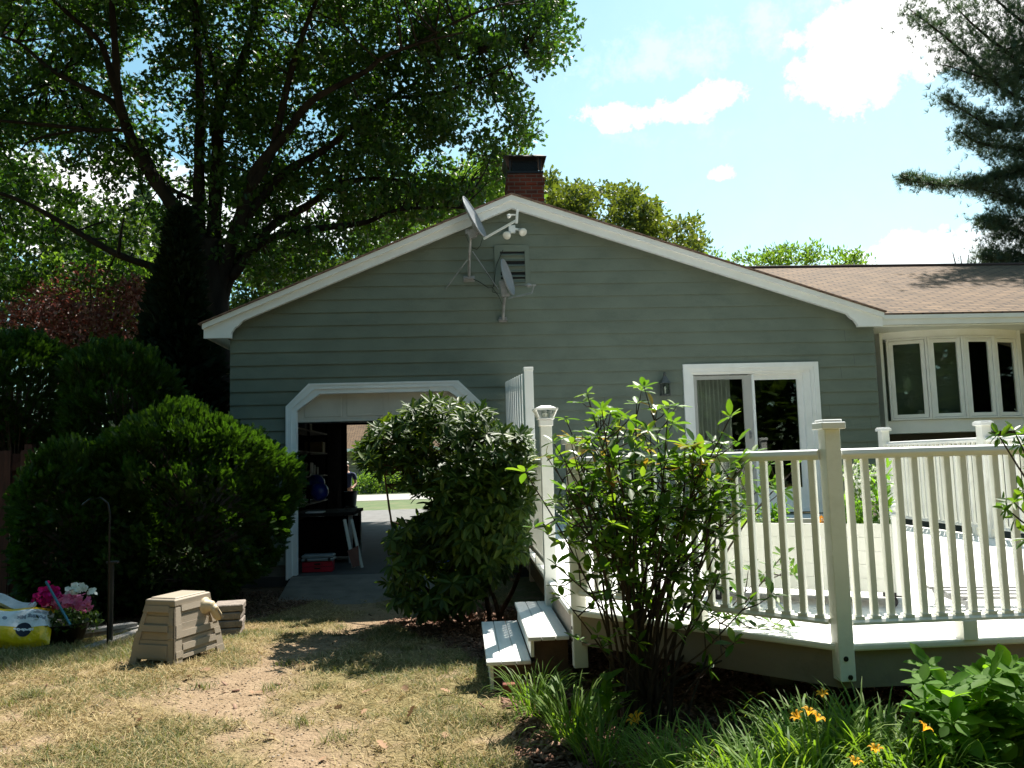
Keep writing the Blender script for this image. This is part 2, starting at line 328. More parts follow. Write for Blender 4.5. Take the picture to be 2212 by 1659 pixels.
def masks(x, y):
    n = fbm(x, y, 1.6, 3); n2 = fbm(x, y, 5.0, 8)
    dirt = np.clip(1.25-seg_dist(x, y, PATH)/.46+(n-.5)*1.6+(n2-.5)*.8, 0, 1)
    for P_, w in ((PATH2, .13), (PATH3, .3), (PATH4, .16)): dirt = np.maximum(dirt, np.clip(1.1-seg_dist(x, y, P_)/w+(n2-.5)*1.8, 0, 1))
    dirt = np.maximum(dirt, np.clip((n2-.60)*6, 0, .9))
    mul = inpoly(x+(n2-.5)*.25, y+(n-.5)*.25, MULCH).astype(float)
    mul = np.maximum(mul, ((y > 9.0+.5*(n-.5)) & (y < 12.2) & (x < -1.9-.35*np.clip(10.5-y, 0, 3)) & (x > -5)).astype(float)*.9)
    far = ((x < -4.6) | (y > 12.3)).astype(float); dirt = dirt*(1-far)
    green = np.clip((fbm(x, y, .8, 21)-.45)*4+np.clip((x+1.9)*.7, -.6, .9)+np.clip((y-8)*.35, 0, .9)-np.clip(-(x+2.5)*.3, 0, .5), 0, 1)
    return dirt, mul, np.maximum(green, far)
xs = np.unique(np.concatenate([[-600, -200, -80, -40, -20, -12, -9], np.arange(-7.5, 7.51, .065), [9, 12, 20, 40, 80, 200, 600]]))
ys = np.unique(np.concatenate([[-60, -25, -10, -4, 0, 1.5], np.arange(2.6, 13.2, .065), [14, 16, 20, 30, 45, 70, 120, 250, 700]]))
X, Y = np.meshgrid(xs, ys); Z = G(X, Y); dirt, mul, green = masks(X, Y)
near = ((np.abs(X) < 7) & (Y > 2.6) & (Y < 12.5)).astype(float)
Z = Z + near*((fbm(X, Y, 1.2, 5)-.5)*.05 + (fbm(X, Y, 9, 6)-.5)*.022*(1-.6*dirt)) - .01*dirt*near
me = bpy.data.meshes.new('ground'); nx, ny = len(xs), len(ys)
idx = np.arange(nx*ny).reshape(ny, nx); F = np.stack([idx[:-1, :-1], idx[:-1, 1:], idx[1:, 1:], idx[1:, :-1]], -1).reshape(-1, 4)
me.from_pydata(np.stack([X, Y, Z], -1).reshape(-1, 3).tolist(), [], F.tolist()); me.polygons.foreach_set('use_smooth', [True]*len(F))
ca = me.color_attributes.new('cover', 'FLOAT_COLOR', 'POINT'); ca.data.foreach_set('color', np.stack([dirt, mul, green, np.ones_like(dirt)], -1).reshape(-1).astype(np.float32))
m, t, p = newmat('lawn_ground'); n = t.nodes; l = t.links; M['ground'] = m
an = n.new('ShaderNodeAttribute'); an.attribute_name = 'cover'; sp = n.new('ShaderNodeSeparateColor'); l.new(an.outputs['Color'], sp.inputs[0])
tcn = n.new('ShaderNodeTexCoord')
def gramp(scale, c1, c2, det=8):
    a = n.new('ShaderNodeTexNoise'); a.inputs['Scale'].default_value = scale; a.inputs['Detail'].default_value = det; a.inputs['Roughness'].default_value = .7; l.new(tcn.outputs['Object'], a.inputs['Vector'])
    r = n.new('ShaderNodeValToRGB'); r.color_ramp.elements[0].position = .3; r.color_ramp.elements[1].position = .7
    r.color_ramp.elements[0].color = (*c1, 1); r.color_ramp.elements[1].color = (*c2, 1); l.new(a.outputs['Fac'], r.inputs[0]); return r.outputs[0], a
def gmix(f, a, b):
    q = n.new('ShaderNodeMix'); q.data_type = 'RGBA'; l.new(f, q.inputs['Factor']); l.new(a, q.inputs['A']); l.new(b, q.inputs['B']); return q.outputs['Result']
straw, _ = gramp(26, (.11, .08, .035), (.34, .26, .14)); gr, _ = gramp(18, (.12, .105, .045), (.26, .21, .10)); di, _ = gramp(9, (.20, .138, .085), (.35, .255, .165), 12); mu_, _ = gramp(28, (.05, .028, .018), (.17, .10, .065))
o_ = gmix(sp.outputs['Blue'], straw, gr); o_ = gmix(sp.outputs['Red'], o_, di); o_ = gmix(sp.outputs['Green'], o_, mu_)
l.new(o_, p.inputs['Base Color']); p.inputs['Roughness'].default_value = .95; p.inputs['Specular IOR Level'].default_value = .1
nb = n.new('ShaderNodeTexNoise'); nb.inputs['Scale'].default_value = 55; nb.inputs['Detail'].default_value = 6; l.new(tcn.outputs['Object'], nb.inputs['Vector'])
bb = n.new('ShaderNodeBump'); bb.inputs['Strength'].default_value = .9; bb.inputs['Distance'].default_value = .03; l.new(nb.outputs['Fac'], bb.inputs['Height']); l.new(bb.outputs[0], p.inputs['Normal'])
me.materials.append(m); go = bpy.data.objects.new('ground', me); COL.objects.link(go); tag(go, 'patchy dry lawn with bare dirt path and mulch beds', kind='structure')
def gz(x, y):
    x = np.asarray(x, float); y = np.asarray(y, float)
    d_, _, _ = masks(x, y); nr = ((np.abs(x) < 7) & (y > 2.6) & (y < 12.5)).astype(float)
    return G(x, y)+nr*((fbm(x, y, 1.2, 5)-.5)*.05+(fbm(x, y, 9, 6)-.5)*.022*(1-.6*d_))-.01*d_*nr

# street side behind the garage
M['asphalt'] = mat('driveway_asphalt', (.15, .145, .14), .9, .15, 3, .3, 60); M['road'] = mat('pale_road', (.30, .28, .26), .9, .1, 3)  # road is a paler grey than the driveway
M['farlawn'] = mat('front_lawn', (.05, .085, .02), .9, .3, 3, .5, 8, col2=(.10, .13, .045), dirt=(.16, .14, .07), dscale=.6)
def sheet(name, x0, x1, y0, y1, z, mt): return tag(MB().add([(x0, y0, z), (x1, y0, z), (x1, y1, z), (x0, y1, z)], [(0, 1, 2, 3)]).build(name, mt), kind='structure')
sheet('driveway', -9, 14, 23.0, 30.5, .050, 'asphalt'); sheet('front_lawn', -60, 70, 30.5, 39, .036, 'farlawn'); sheet('road', -80, 90, 39, 47, .05, 'road'); sheet('neighbour_lawn', -60, 70, 47, 75, .04, 'farlawn')

# ================================================================== HOUSE
H = thing('house', 'green clapboard house with white trim, low gable, open garage and long brown-roofed wing', 'house', (1.4, 12, 0))
AP = (.834, 5.67); EL = (-3.69, 3.785); ER = (6.468, 3.79); WL, WR = -3.345, 6.39
def rooftop(x): return np.where(np.asarray(x) < AP[0], EL[1]+(np.asarray(x)-EL[0])*(AP[1]-EL[1])/(AP[0]-EL[0]), ER[1]+(ER[0]-np.asarray(x))*(AP[1]-ER[1])/(ER[0]-AP[0]))
def gar_open(z):     # garage opening with clipped corners
    if z < .02 or z > 2.86: return None
    c = max(0, z-2.55); return (-2.47+c, .24-c)
def door_open(z): return (3.43, 5.38) if .80 < z < 3.0 else None
def vent_open(z): return None
def wall_iv(z, xl, xr, clip=True):
    iv = [(xl, xr)]
    if clip and z > 3.7:
        a = EL[0]+(z+.06-EL[1])/((AP[1]-EL[1])/(AP[0]-EL[0])); b = ER[0]-(z+.06-ER[1])/((AP[1]-ER[1])/(ER[0]-AP[0])); iv = [(max(xl, a), min(xr, b))]
    return iv
def siding(mb, xl, xr, z0, z1, pitch, y, holes, clip):
    keys = sorted(set([z0, z1]+[round(z0+i*pitch, 4) for i in range(int((z1-z0)/pitch)+1)]+[k for k in (3.7,) if z0 < k < z1 and clip]+[k for h in holes for k in h[1] if z0 < k < z1]))
    for a, b in zip(keys[:-1], keys[1:]):
        if b-a < 1e-4: continue
        i = math.floor((a-z0)/pitch+1e-6); zs = z0+i*pitch
        yo = lambda z: y-.018*(1-(z-zs)/pitch)
        e = 1e-4; A = wall_iv(a+e, xl, xr, clip)[0]; B = wall_iv(b-e, xl, xr, clip)[0]
        if A[1]-A[0] < .02: continue
        if B[1] < B[0]: m_ = (B[0]+B[1])/2; B = (m_, m_)
        cuts = sorted([(h[0](a+e), h[0](b-e)) for h in holes if h[0](a+e) and h[0](b-e)])
        le = (A[0], B[0]); segs = []
        for ca_, cb_ in cuts: segs.append((le, (ca_[0], cb_[0]))); le = (ca_[1], cb_[1])
        segs.append((le, (A[1], B[1])))
        for (la, lb), (ra, rb) in segs:
            mb.add([(la, yo(a), a), (ra, yo(a), a), (rb, yo(b), b), (lb, yo(b), b)], [(0, 1, 2, 3)])
            if abs(a-zs) < 1e-3: mb.add([(la, yo(a), a), (ra, yo(a), a), (ra, y+.004, a), (la, y+.004, a)], [(0, 3, 2, 1)])
w = MB(); siding(w, WL, WR, .30, 5.6, .1925, 12.0, [(gar_open, (.02, 2.55, 2.86)), (door_open, (.80, 3.0))], True)
jr = random.Random(3)
for i in range(17):
    z_ = .3+i*.1925
    for _ in range(jr.choice((0, 1, 1, 2))):
        x_ = jr.uniform(.4, 3.2) if (z_ < 3.0 and jr.random() < .5) else jr.uniform(5.5, 6.3) if z_ < 3.0 else jr.uniform(-2.8, 6.0)
        w.add([(x_, 11.9805, z_+.004), (x_+.006, 11.9805, z_+.004), (x_+.006, 11.9985, z_+.19), (x_, 11.9985, z_+.19)], [(0, 1, 2, 3)], 1)
w.build('wall', ['siding', 'pewter'], H, fix=False, label='green lapped siding of the gable end')
s_ = MB()      # left wall, corner return, wing wall, dark band under the wing
s_.b2((WL, 12.0, .3), (WL+.03, 22.6, 3.75)); s_.build('side_wall', 'siding_trim', H); s_ = MB(); s_.b2((WR-.03, 12.0, .3), (WR, 12.98, 3.6)); s_.build('corner_return', 'siding_trim', H)
ww = MB(); siding(ww, WR, 16.0, 1.0, 3.62, .1925, 12.98, [], False); ww.b2((WR, 12.99, .2), (16, 13.05, 3.6)); ww.build('wing_wall', 'siding', H, fix=False)
f = MB(); f.b2((WL+.012, 12.012, -.2), (-2.47, 12.2, .30)); f.b2((.25, 12.012, -.2), (WR-.01, 12.2, .30)); f.b2((WR, 12.96, -.2), (16, 13.2, 1.0)); f.build('foundation', 'concrete', H)
# inner structure of the garage and of the room behind the slider
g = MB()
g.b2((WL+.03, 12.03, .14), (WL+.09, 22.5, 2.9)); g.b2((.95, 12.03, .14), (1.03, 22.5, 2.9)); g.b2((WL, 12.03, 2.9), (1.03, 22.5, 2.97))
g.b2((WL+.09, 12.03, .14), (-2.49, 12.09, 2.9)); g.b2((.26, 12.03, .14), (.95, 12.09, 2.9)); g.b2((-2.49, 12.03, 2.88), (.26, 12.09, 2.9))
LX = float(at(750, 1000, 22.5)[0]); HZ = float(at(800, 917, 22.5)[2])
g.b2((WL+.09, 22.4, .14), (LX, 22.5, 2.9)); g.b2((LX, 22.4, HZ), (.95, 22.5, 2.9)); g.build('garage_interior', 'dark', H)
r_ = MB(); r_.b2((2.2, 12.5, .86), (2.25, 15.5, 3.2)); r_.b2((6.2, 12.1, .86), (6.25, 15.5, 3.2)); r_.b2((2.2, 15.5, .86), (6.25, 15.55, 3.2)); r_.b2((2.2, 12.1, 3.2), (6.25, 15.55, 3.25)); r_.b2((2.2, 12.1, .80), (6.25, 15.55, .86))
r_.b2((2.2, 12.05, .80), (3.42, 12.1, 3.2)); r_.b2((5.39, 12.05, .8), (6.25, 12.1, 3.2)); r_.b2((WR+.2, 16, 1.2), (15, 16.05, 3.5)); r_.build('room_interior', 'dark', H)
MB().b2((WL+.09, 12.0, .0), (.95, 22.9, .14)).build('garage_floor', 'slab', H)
ramp = MB(); ramp.add([(-2.47, 12.0, .135), (.25, 12.0, .135), (.40, 10.35, -.02), (-2.35, 10.38, -.02), (-2.47, 12.0, -.3), (.25, 12.0, -.3), (.40, 10.35, -.3), (-2.35, 10.38, -.3)], [(0, 3, 2, 1), (0, 4, 7, 3), (3, 7, 6, 2), (2, 6, 5, 1)])
tag(ramp.build('ramp', 'concrete'), 'worn concrete ramp sloping down from the open garage', kind='structure')
# roofs
def roofslab(mb, p0, p1, y0, y1, th):
    (x0, z0), (x1, z1) = p0, p1; mb.add([(x0, y0, z0), (x1, y0, z1), (x1, y1, z1), (x0, y1, z0), (x0, y0, z0-th), (x1, y0, z1-th), (x1, y1, z1-th), (x0, y1, z0-th)], [(0, 1, 2, 3), (7, 6, 5, 4), (0, 4, 5, 1), (1, 5, 6, 2), (2, 6, 7, 3), (3, 7, 4, 0)])
rf = MB(); roofslab(rf, (EL[0]-.05, EL[1]+.005), (AP[0], AP[1]+.025), 11.765, 22.8, .02); roofslab(rf, (AP[0], AP[1]+.025), (ER[0]+.03, ER[1]+.02), 11.765, 22.8, .02)
rf.build('roof', 'shingle2', H, label='brown shingled gable roof seen edge on')
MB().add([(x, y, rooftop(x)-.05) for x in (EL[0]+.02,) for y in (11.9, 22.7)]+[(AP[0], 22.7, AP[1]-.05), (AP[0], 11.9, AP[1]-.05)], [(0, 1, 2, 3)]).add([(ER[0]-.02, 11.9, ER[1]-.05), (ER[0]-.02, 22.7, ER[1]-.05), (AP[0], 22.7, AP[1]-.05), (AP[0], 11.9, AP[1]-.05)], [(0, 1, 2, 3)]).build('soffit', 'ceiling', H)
# rake boards (two steps) with scrolled ends
def rake(side):
    mb = MB(); s = 1 if side < 0 else -1; E = EL if side < 0 else ER
    sl = (AP[1]-E[1])/abs(AP[0]-E[0]); c = AP[0]
    def P(dx, dz): return (E[0]+s*dx, E[1]+dx*sl+dz)
    run = abs(AP[0]-E[0])
    mb.prism([P(0, 0), P(run, 0), P(run, -.075), P(0, -.075)], 11.79, 11.86)                   # crown strip
    d = .178; zb = E[1]-.205
    pts = [P(.012, -.075), P(run, -.075), P(run, -d-.012)]
    x1 = .56; pts.append(P(x1, -d-.012))
    top = P(x1, -d-.012); q = [(.515, top[1]-E[1]-.05), (.49, top[1]-E[1]-.075), (.455, top[1]-E[1]-.095), (.43, top[1]-E[1]-.13), (.405, top[1]-E[1]-.17)]
    q = [(a, max(b, zb-E[1]+.03)) for a, b in q]
    pts += [(E[0]+s*a, E[1]+b) for a, b in q]+[(E[0]+s*.40, zb), (E[0]+s*.012, zb)]
    mb.prism(pts, 11.832, 11.90)
    return mb
for sd, lb in ((-1, None), (1, None)): rake(sd).build('rake_board', 'white', H)
MB().b2((EL[0]+.0, 11.9, 3.60), (EL[0]+.03, 22.7, 3.76)).build('eave_fascia', 'white', H)
# wing: roof, fascia, soffit, frieze
wr = MB(); RY, RZ, EY = 17.2, 5.79, 11.93
wr.add([(ER[0]+.02, EY, 3.80), (18, EY, 3.80), (18, RY, RZ), (4.5, RY, RZ), (18, 22, 3.9), (4.5, 22, 3.9)], [(0, 1, 2, 3), (3, 2, 4, 5)]); wr.add([(ER[0]+.02, EY, 3.775), (18, EY, 3.775), (18, EY, 3.80), (ER[0]+.02, EY, 3.80)], [(0, 1, 2, 3)]); wr.build('wing_roof', 'shingle', H, fix=False, label='long brown shingled wing roof')
MB().tube([(5.2, RY, RZ+.01), (18, RY, RZ+.01)], .045, 8).build('ridge_cap', mat('ridge_shingles', (.07, .04, .032), .9, .2, 8), H)
wf = MB(); wf.b2((ER[0]+.005, 11.955, 3.625), (18, 12.0, 3.772)); wf.b2((ER[0]+.005, 11.925, 3.71), (18, 11.953, 3.772)); wf.build('wing_fascia', 'white', H)
MB().b2((WR+.01, 12.0, 3.60), (18, 12.97, 3.622)).build('wing_soffit', 'white', H)
# chimney
ch = MB(); cxl, cxr = float(at(1096, 400, 14.5)[0]), float(at(1175, 400, 14.5)[0]); ct = float(at(1140, 374, 14.5)[2])
ch.b2((cxl, 14.5, 5.2), (cxr, 15.1, ct-.22)); ch.b2((cxl-.015, 14.485, ct-.22), (cxr+.015, 15.115, ct-.08)); ch.b2((cxl+.01, 14.51, ct-.08), (cxr-.01, 15.09, ct))
chm = ch.build('chimney', 'brick', H, bevel=.004, label='red brick chimney')
cc = MB(); xm = (cxl+cxr)/2; w2 = (cxr-cxl)/2; cc.b2((cxl+.0, 14.49, ct+.002), (cxr, 15.11, ct+.04)); 
for sx in (-1, 1):
    for yy in (14.53, 15.06): cc.b2((xm+sx*(w2-.06)-.015, yy-.015, ct+.04), (xm+sx*(w2-.06)+.015, yy+.015, ct+.30))
cc.add([(xm-w2-.06, 14.42, ct+.30), (xm+w2+.06, 14.42, ct+.30), (xm+w2+.06, 15.18, ct+.30), (xm-w2-.06, 15.18, ct+.30), (xm-w2+.06, 14.54, ct+.37), (xm+w2-.06, 14.54, ct+.37), (xm+w2-.06, 15.06, ct+.37), (xm-w2+.06, 15.06, ct+.37)], [(0, 3, 2, 1), (4, 5, 6, 7), (0, 1, 5, 4), (1, 2, 6, 5), (2, 3, 7, 6), (3, 0, 4, 7)])
for i in range(22): x_ = xm-w2+.07+i*(2*w2-.14)/21; cc.b2((x_-.002, 14.52, ct+.04), (x_+.002, 14.524, ct+.30))
for i in range(9): cc.b2((xm-w2+.07, 14.518, ct+.06+i*.028), (xm+w2-.07, 14.522, ct+.063+i*.028))
for sx in (-1, 1): cc.add([(xm+sx*(w2+.055), 14.43, ct+.30), (xm+sx*(w2+.055), 15.17, ct+.30), (xm+sx*(w2-.03), 15.12, ct+.04), (xm+sx*(w2-.03), 14.49, ct+.04)], [(0, 1, 2, 3)])
cc.b2((xm-w2+.10, 14.60, ct+.04), (xm+w2-.10, 14.98, ct+.26)); cc.build('chimney_cap', 'black', chm, label='black metal chimney cap with mesh sides')  # black block inside the cap stands in for interior shade
# gable vent
vx0, vx1 = float(at(1081, 580, 12)[0]), float(at(1134, 580, 12)[0]); vz1, vz0 = float(at(1108, 544, 12)[2]), float(at(1110, 613, 12)[2])
v = MB()
for a, b in (((vx0-.09, vz0-.03), (vx0, vz1+.1)), ((vx1, vz0-.03), (vx1+.07, vz1+.1)), ((vx0, vz1), (vx1, vz1+.1)), ((vx0, vz0-.03), (vx1, vz0))): v.b2((a[0], 11.968, a[1]), (b[0], 12.02, b[1]))
vo = v.build('gable_vent', 'siding_trim', H); v2 = MB(); k = 6
for i in range(k):
    z = vz0+(i+.5)*(vz1-vz0)/k; v2.box(((vx0+vx1)/2, 11.985, z), (vx1-vx0, .006, .068), rotx(R(-42)))
v2.build('louver_slats', 'siding_trim', vo); MB().b2((vx0, 11.99, vz0), (vx1, 11.995, vz1)).build('vent_screen', 'black', vo)
# garage door frame (clipped corners, stepped profile) and the raised sectional door
def clipframe(mb, o, i_, y0, y1, zo, zi, c=.33):
    xl, xr = -2.54-o, .31+o; XL, XR = -2.54+i_, .31-i_
    k = .4142
    O = [(xl, zo), (xl, 2.575+k*o), (xl+c, 2.905+o), (xr-c, 2.905+o), (xr, 2.575+k*o), (xr, zo)]
    I = [(XL, zi), (XL, 2.575-k*i_), (XL+c, 2.905-i_), (XR-c, 2.905-i_), (XR, 2.575-k*i_), (XR, zi)]
    for a in range(5): mb.prism([O[a], O[a+1], I[a+1], I[a]], y0, y1)
gf = MB(); clipframe(gf, 0, .028, 11.955, 12.02, .09, .09); clipframe(gf, -.028, .085, 11.965, 12.02, .11, .11); clipframe(gf, -.085, .15, 11.985, 12.10, .145, .145)
gfo = gf.build('garage_door_frame', 'white', H)
gd = MB(); gd.b2((-2.40, 12.12, 2.36), (.17, 12.155, 2.88)); gd.b2((-2.40, 12.115, 2.345), (.17, 12.16, 2.372))
for i in range(4): x_ = -2.3+i*.62; gd.b2((x_, 12.112, 2.42), (x_+.54, 12.122, 2.84))
gd.build('garage_door', 'garagedoor', H, bevel=.004, label='raised beige sectional door')
MB().b2((-2.42, 12.1, 2.33), (.19, 12.2, 2.345)).build('door_seal', 'black', H)
# sliding door
x0, x1, zt, zb = 3.362, 5.455, 3.075, .80
sd = MB()
def rectframe(mb, xa, xb, za, zb_, wl, wr_, wt, wb, ya, yb):
    mb.b2((xa, ya, za), (xa+wl, yb, zb_)); mb.b2((xb-wr_, ya, za), (xb, yb, zb_)); mb.b2((xa+wl, ya, zb_-wt), (xb-wr_, yb, zb_))
    if wb: mb.b2((xa+wl, ya, za), (xb-wr_, yb, za+wb))
rectframe(sd, x0, x1, zb, zt, .07, .07, .07, 0, 11.945, 12.01); rectframe(sd, x0+.07, x1-.07, zb, zt-.07, .05, .05, .05, 0, 11.965, 12.01)
sdo = sd.build('sliding_door', 'vinyl', H, label='white sliding patio door')
fr = MB(); rectframe(fr, x0+.12, x1-.12, zb+.02, zt-.12, .045, .10, .04, .06, 12.0, 12.10); fr.build('door_frame', 'vinyl', sdo)
lp = MB(); rectframe(lp, 3.53, 4.43, .86, 2.90, .05, .14, .06, .30, 12.02, 12.05); lp.build('screen_panel', mat('grey_door_panel', (.42, .41, .38), .5, .05, 3), sdo)
rp = MB(); rectframe(rp, 4.40, 5.27, .86, 2.915, .07, .12, .09, .32, 12.06, 12.09); rp.build('door_panel', 'vinyl', sdo)
MB().b2((4.425, 12.0, .86), (4.465, 12.055, 2.91)).build('interlock_rail', 'vinyl', sdo)
MB().b2((3.58, 12.033, 1.16), (4.29, 12.037, 2.84)).build('pane', 'glass', sdo); MB().b2((4.47, 12.073, 1.18), (5.15, 12.077, 2.825)).build('pane', 'glass', sdo)
hd = MB(); hd.b2((4.35, 12.0, 1.93), (4.375, 12.02, 2.05)); hd.b2((4.36, 11.97, 1.95), (4.372, 12.0, 1.962)); hd.b2((4.36, 11.97, 2.02), (4.372, 12.0, 2.032)); hd.b2((4.36, 11.96, 1.95), (4.372, 11.975, 2.032)); hd.build('handle', 'grey', sdo)
# curtain inside
def curtain(xa, xb, za, zb_, y, nm, lab):
    mb = MB(); n_ = 60; pts = [(xa+(xb-xa)*i/n_, y+.035*math.sin(i*1.05)+.02*math.sin(i*.43)) for i in range(n_+1)]
    vv = [(a, b, z) for z in (za, zb_) for a, b in pts]; mb.add(vv, [(i, i+1, n_+2+i, n_+1+i) for i in range(n_)])
    return tag(mb.build(nm, mat('pale_curtain', (.34, .34, .30), .9, .08, 3), smooth=True, fix=False), lab, 'curtain')
curtain(3.52, 4.16, .88, 3.1, 12.22, 'curtain', 'pale grey-green curtain hanging behind left pane of the sliding door')
# bow window
BX0, BX1, BZ0, BZ1 = 6.87, 9.16, 1.96, 3.60
def bow(x): t = (x-BX0)/(BX1-BX0); return 12.66-.30*4*t*(1-t)
bw = MB(); nS = 24; bx = [BX0+(BX1-BX0)*i/nS for i in range(nS+1)]
for a, b in zip(bx[:-1], bx[1:]):
    for za, zb_, off in ((BZ0, 2.165, 0), (3.49, BZ1, -.01)):
        bw.add([(a, bow(a)+off, za), (b, bow(b)+off, za), (b, bow(b)+off, zb_), (a, bow(a)+off, zb_), (a, 12.97, za), (b, 12.97, za), (b, 12.97, zb_), (a, 12.97, zb_)], [(0, 1, 2, 3), (4, 7, 6, 5), (0, 4, 5, 1), (3, 2, 6, 7)])
bw.b2((BX0-.05, 12.64, BZ0-.01), (BX0-.001, 12.97, BZ1)); bw.b2((BX1+.001, 12.64, BZ0-.01), (BX1+.05, 12.97, BZ1))
bwo = bw.build('bow_window', 'vinyl', H, label='white bow window of four casements')
cas = [BX0+.04, BX0+.60, BX0+1.15, BX0+1.70, BX1-.04]
for a, b in zip(cas[:-1], cas[1:]):
    pa = np.array([a, bow(a)-.015, 0]); pb = np.array([b, bow(b)-.015, 0]); d = pb-pa; Ln = np.linalg.norm(d); ang = math.atan2(d[1], d[0]); Rm = rotz(ang); c = (pa+pb)/2
    def bb_(mb, u0, u1, z0_, z1_, w0, w1): mb.box(c+Rm@np.array([(u0+u1)/2, (w0+w1)/2, 0])+[0, 0, (z0_+z1_)/2], (u1-u0, w1-w0, z1_-z0_), Rm)
    h = Ln/2; fm = MB(); z0_, z1_ = 2.17, 3.485
    for (u0, u1, a0, a1, w0, w1) in ((-h, -h+.035, z0_, z1_, -.03, .05), (h-.035, h, z0_, z1_, -.03, .05), (-h+.035, h-.035, z0_, z0_+.03, -.03, .05), (-h+.035, h-.035, z1_-.03, z1_, -.03, .05),
                                 (-h+.04, -h+.10, z0_+.035, z1_-.035, -.015, .03), (h-.10, h-.04, z0_+.035, z1_-.035, -.015, .03), (-h+.10, h-.10, z0_+.035, z0_+.09, -.015, .03), (-h+.10, h-.10, z1_-.09, z1_-.035, -.015, .03)): bb_(fm, u0, u1, a0, a1, w0, w1)
    fo = fm.build('casement_frame', 'vinyl', bwo, bevel=.003); pm = MB(); bb_(pm, -h+.09, h-.09, z0_+.08, z1_-.08, .008, .012); pm.build('pane', 'glass', bwo)
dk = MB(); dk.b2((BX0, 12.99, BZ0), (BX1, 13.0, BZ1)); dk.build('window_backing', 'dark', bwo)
MB().b2((BX0, 12.90, 1.0), (BX1+4, 12.96, BZ0-.012)).build('lower_band', mat('dark_band', (.045, .043, .038), .8, .2, 5), H)  # dark brown band under the bow window, darker than the siding

# ================================================================== things fixed to the wall
def xy(zx, zy): return 918+zx/4.389, 378+zy/4.389          # the close-up used for the dishes
def Pz(zx, zy, Y): return at(*xy(zx, zy), Y)
def ellipsoid_dish(c, nrm, up, ra, rb, depth):
    nrm = np.array(nrm, float); nrm /= np.linalg.norm(nrm); up = np.array(up, float); up -= nrm*(up@nrm); up /= np.linalg.norm(up); sd_ = np.cross(nrm, up)
    mb = MB(); nr, na = 8, 40; V = []; 
    for back in (0, 1):
        for i in range(nr+1):
            r = i/nr
            for j in range(na):
                t_ = 2*math.pi*j/na; V.append(np.array(c)+up*ra*r*math.cos(t_)+sd_*rb*r*math.sin(t_)-nrm*depth*(1-r*r)-nrm*.012*back)
    o = (nr+1)*na; Fc = [(i*na+j, i*na+(j+1) % na, (i+1)*na+(j+1) % na, (i+1)*na+j) for i in range(nr) for j in range(na)]
    Fb = [tuple(o+q for q in reversed(f_)) for f_ in Fc]; rim = [(nr*na+j, nr*na+(j+1) % na, o+nr*na+(j+1) % na, o+nr*na+j) for j in range(na)]
    mb.add(V, Fc+Fb+rim)
    rimp = [np.array(c)+up*ra*math.cos(2*math.pi*j/na)+sd_*rb*math.sin(2*math.pi*j/na) for j in range(na+1)]
    return mb, rimp
Yd = 11.45
# upper dish
D1 = thing('satellite_dish', 'larger upper satellite dish on a braced mast at the left rake', 'satellite dish', (.2, 11.9, 4.4))
mb, rimp = ellipsoid_dish(Pz(470, 398, Yd), (.86, -.31, .41), (0, 0, 1), .335, .30, .05); rf1 = mb.build('reflector', 'dish', D1, smooth=True, fix=False); MB().tube(rimp, .007, 6).build('rim', 'dish', rf1)
MB().tube([Pz(418, 965, 11.83), Pz(420, 800, 11.62), Pz(430, 640, 11.5), Pz(432, 570, 11.47)], .022, 10).build('mast', 'grey', D1)
b = MB(); c_ = Pz(445, 560, Yd+.02); b.box(c_, (.12, .10, .12), roty(R(-20))); b.box(Pz(480, 510, Yd+.01), (.05, .12, .16), roty(R(-24))); b.tube([Pz(400, 550, Yd), Pz(520, 560, Yd)], .012, 8); b.box(Pz(400, 540, Yd), (.05, .05, .07)); b.build('bracket', 'grey', D1, bevel=.006)
b = MB(); b.box(Pz(418, 975, 11.93), (.14, .05, .03)); b.box(Pz(418, 985, 11.97), (.17, .015, .09)); b.build('foot_plate', 'grey', D1, bevel=.003)
for q in ((400, 805, 195, 1080), (450, 725, 695, 1085)): MB().bar(Pz(q[0], q[1], 11.6), Pz(q[2], q[3], 11.97), .013).build('brace', 'grey', D1)
MB().bar(Pz(558, 605, Yd-.02), Pz(862, 432, Yd-.42), .022, .028).build('feed_arm', 'vinyl', D1)
b = MB(); b.box(Pz(872, 395, Yd-.43), (.035, .03, .19), roty(R(6))); b.tube([Pz(862, 378, Yd-.43), Pz(815, 378, Yd-.38)], .011, 8); b.lathe([(0, 0), (.022, 0), (.032, .03), (.028, .05), (0, .05)], Pz(812, 382, Yd-.38), 12, (-.9, .2, -.3)); b.build('receiver', 'vinyl', D1, bevel=.003)
MB().tube([Pz(545, 600, Yd), Pz(525, 670, Yd), Pz(490, 708, 11.5), Pz(450, 690, 11.6), Pz(415, 640, 11.6), Pz(385, 570, 11.5)], .004, 5).build('cable', 'black', D1)
MB().tube([Pz(455, 985, 11.96), Pz(520, 1015, 11.97), Pz(600, 1070, 11.97), Pz(650, 1060, 11.97), Pz(675, 860, 11.97), Pz(740, 710, 11.96)], .005, 5).build('cable', 'black', D1)
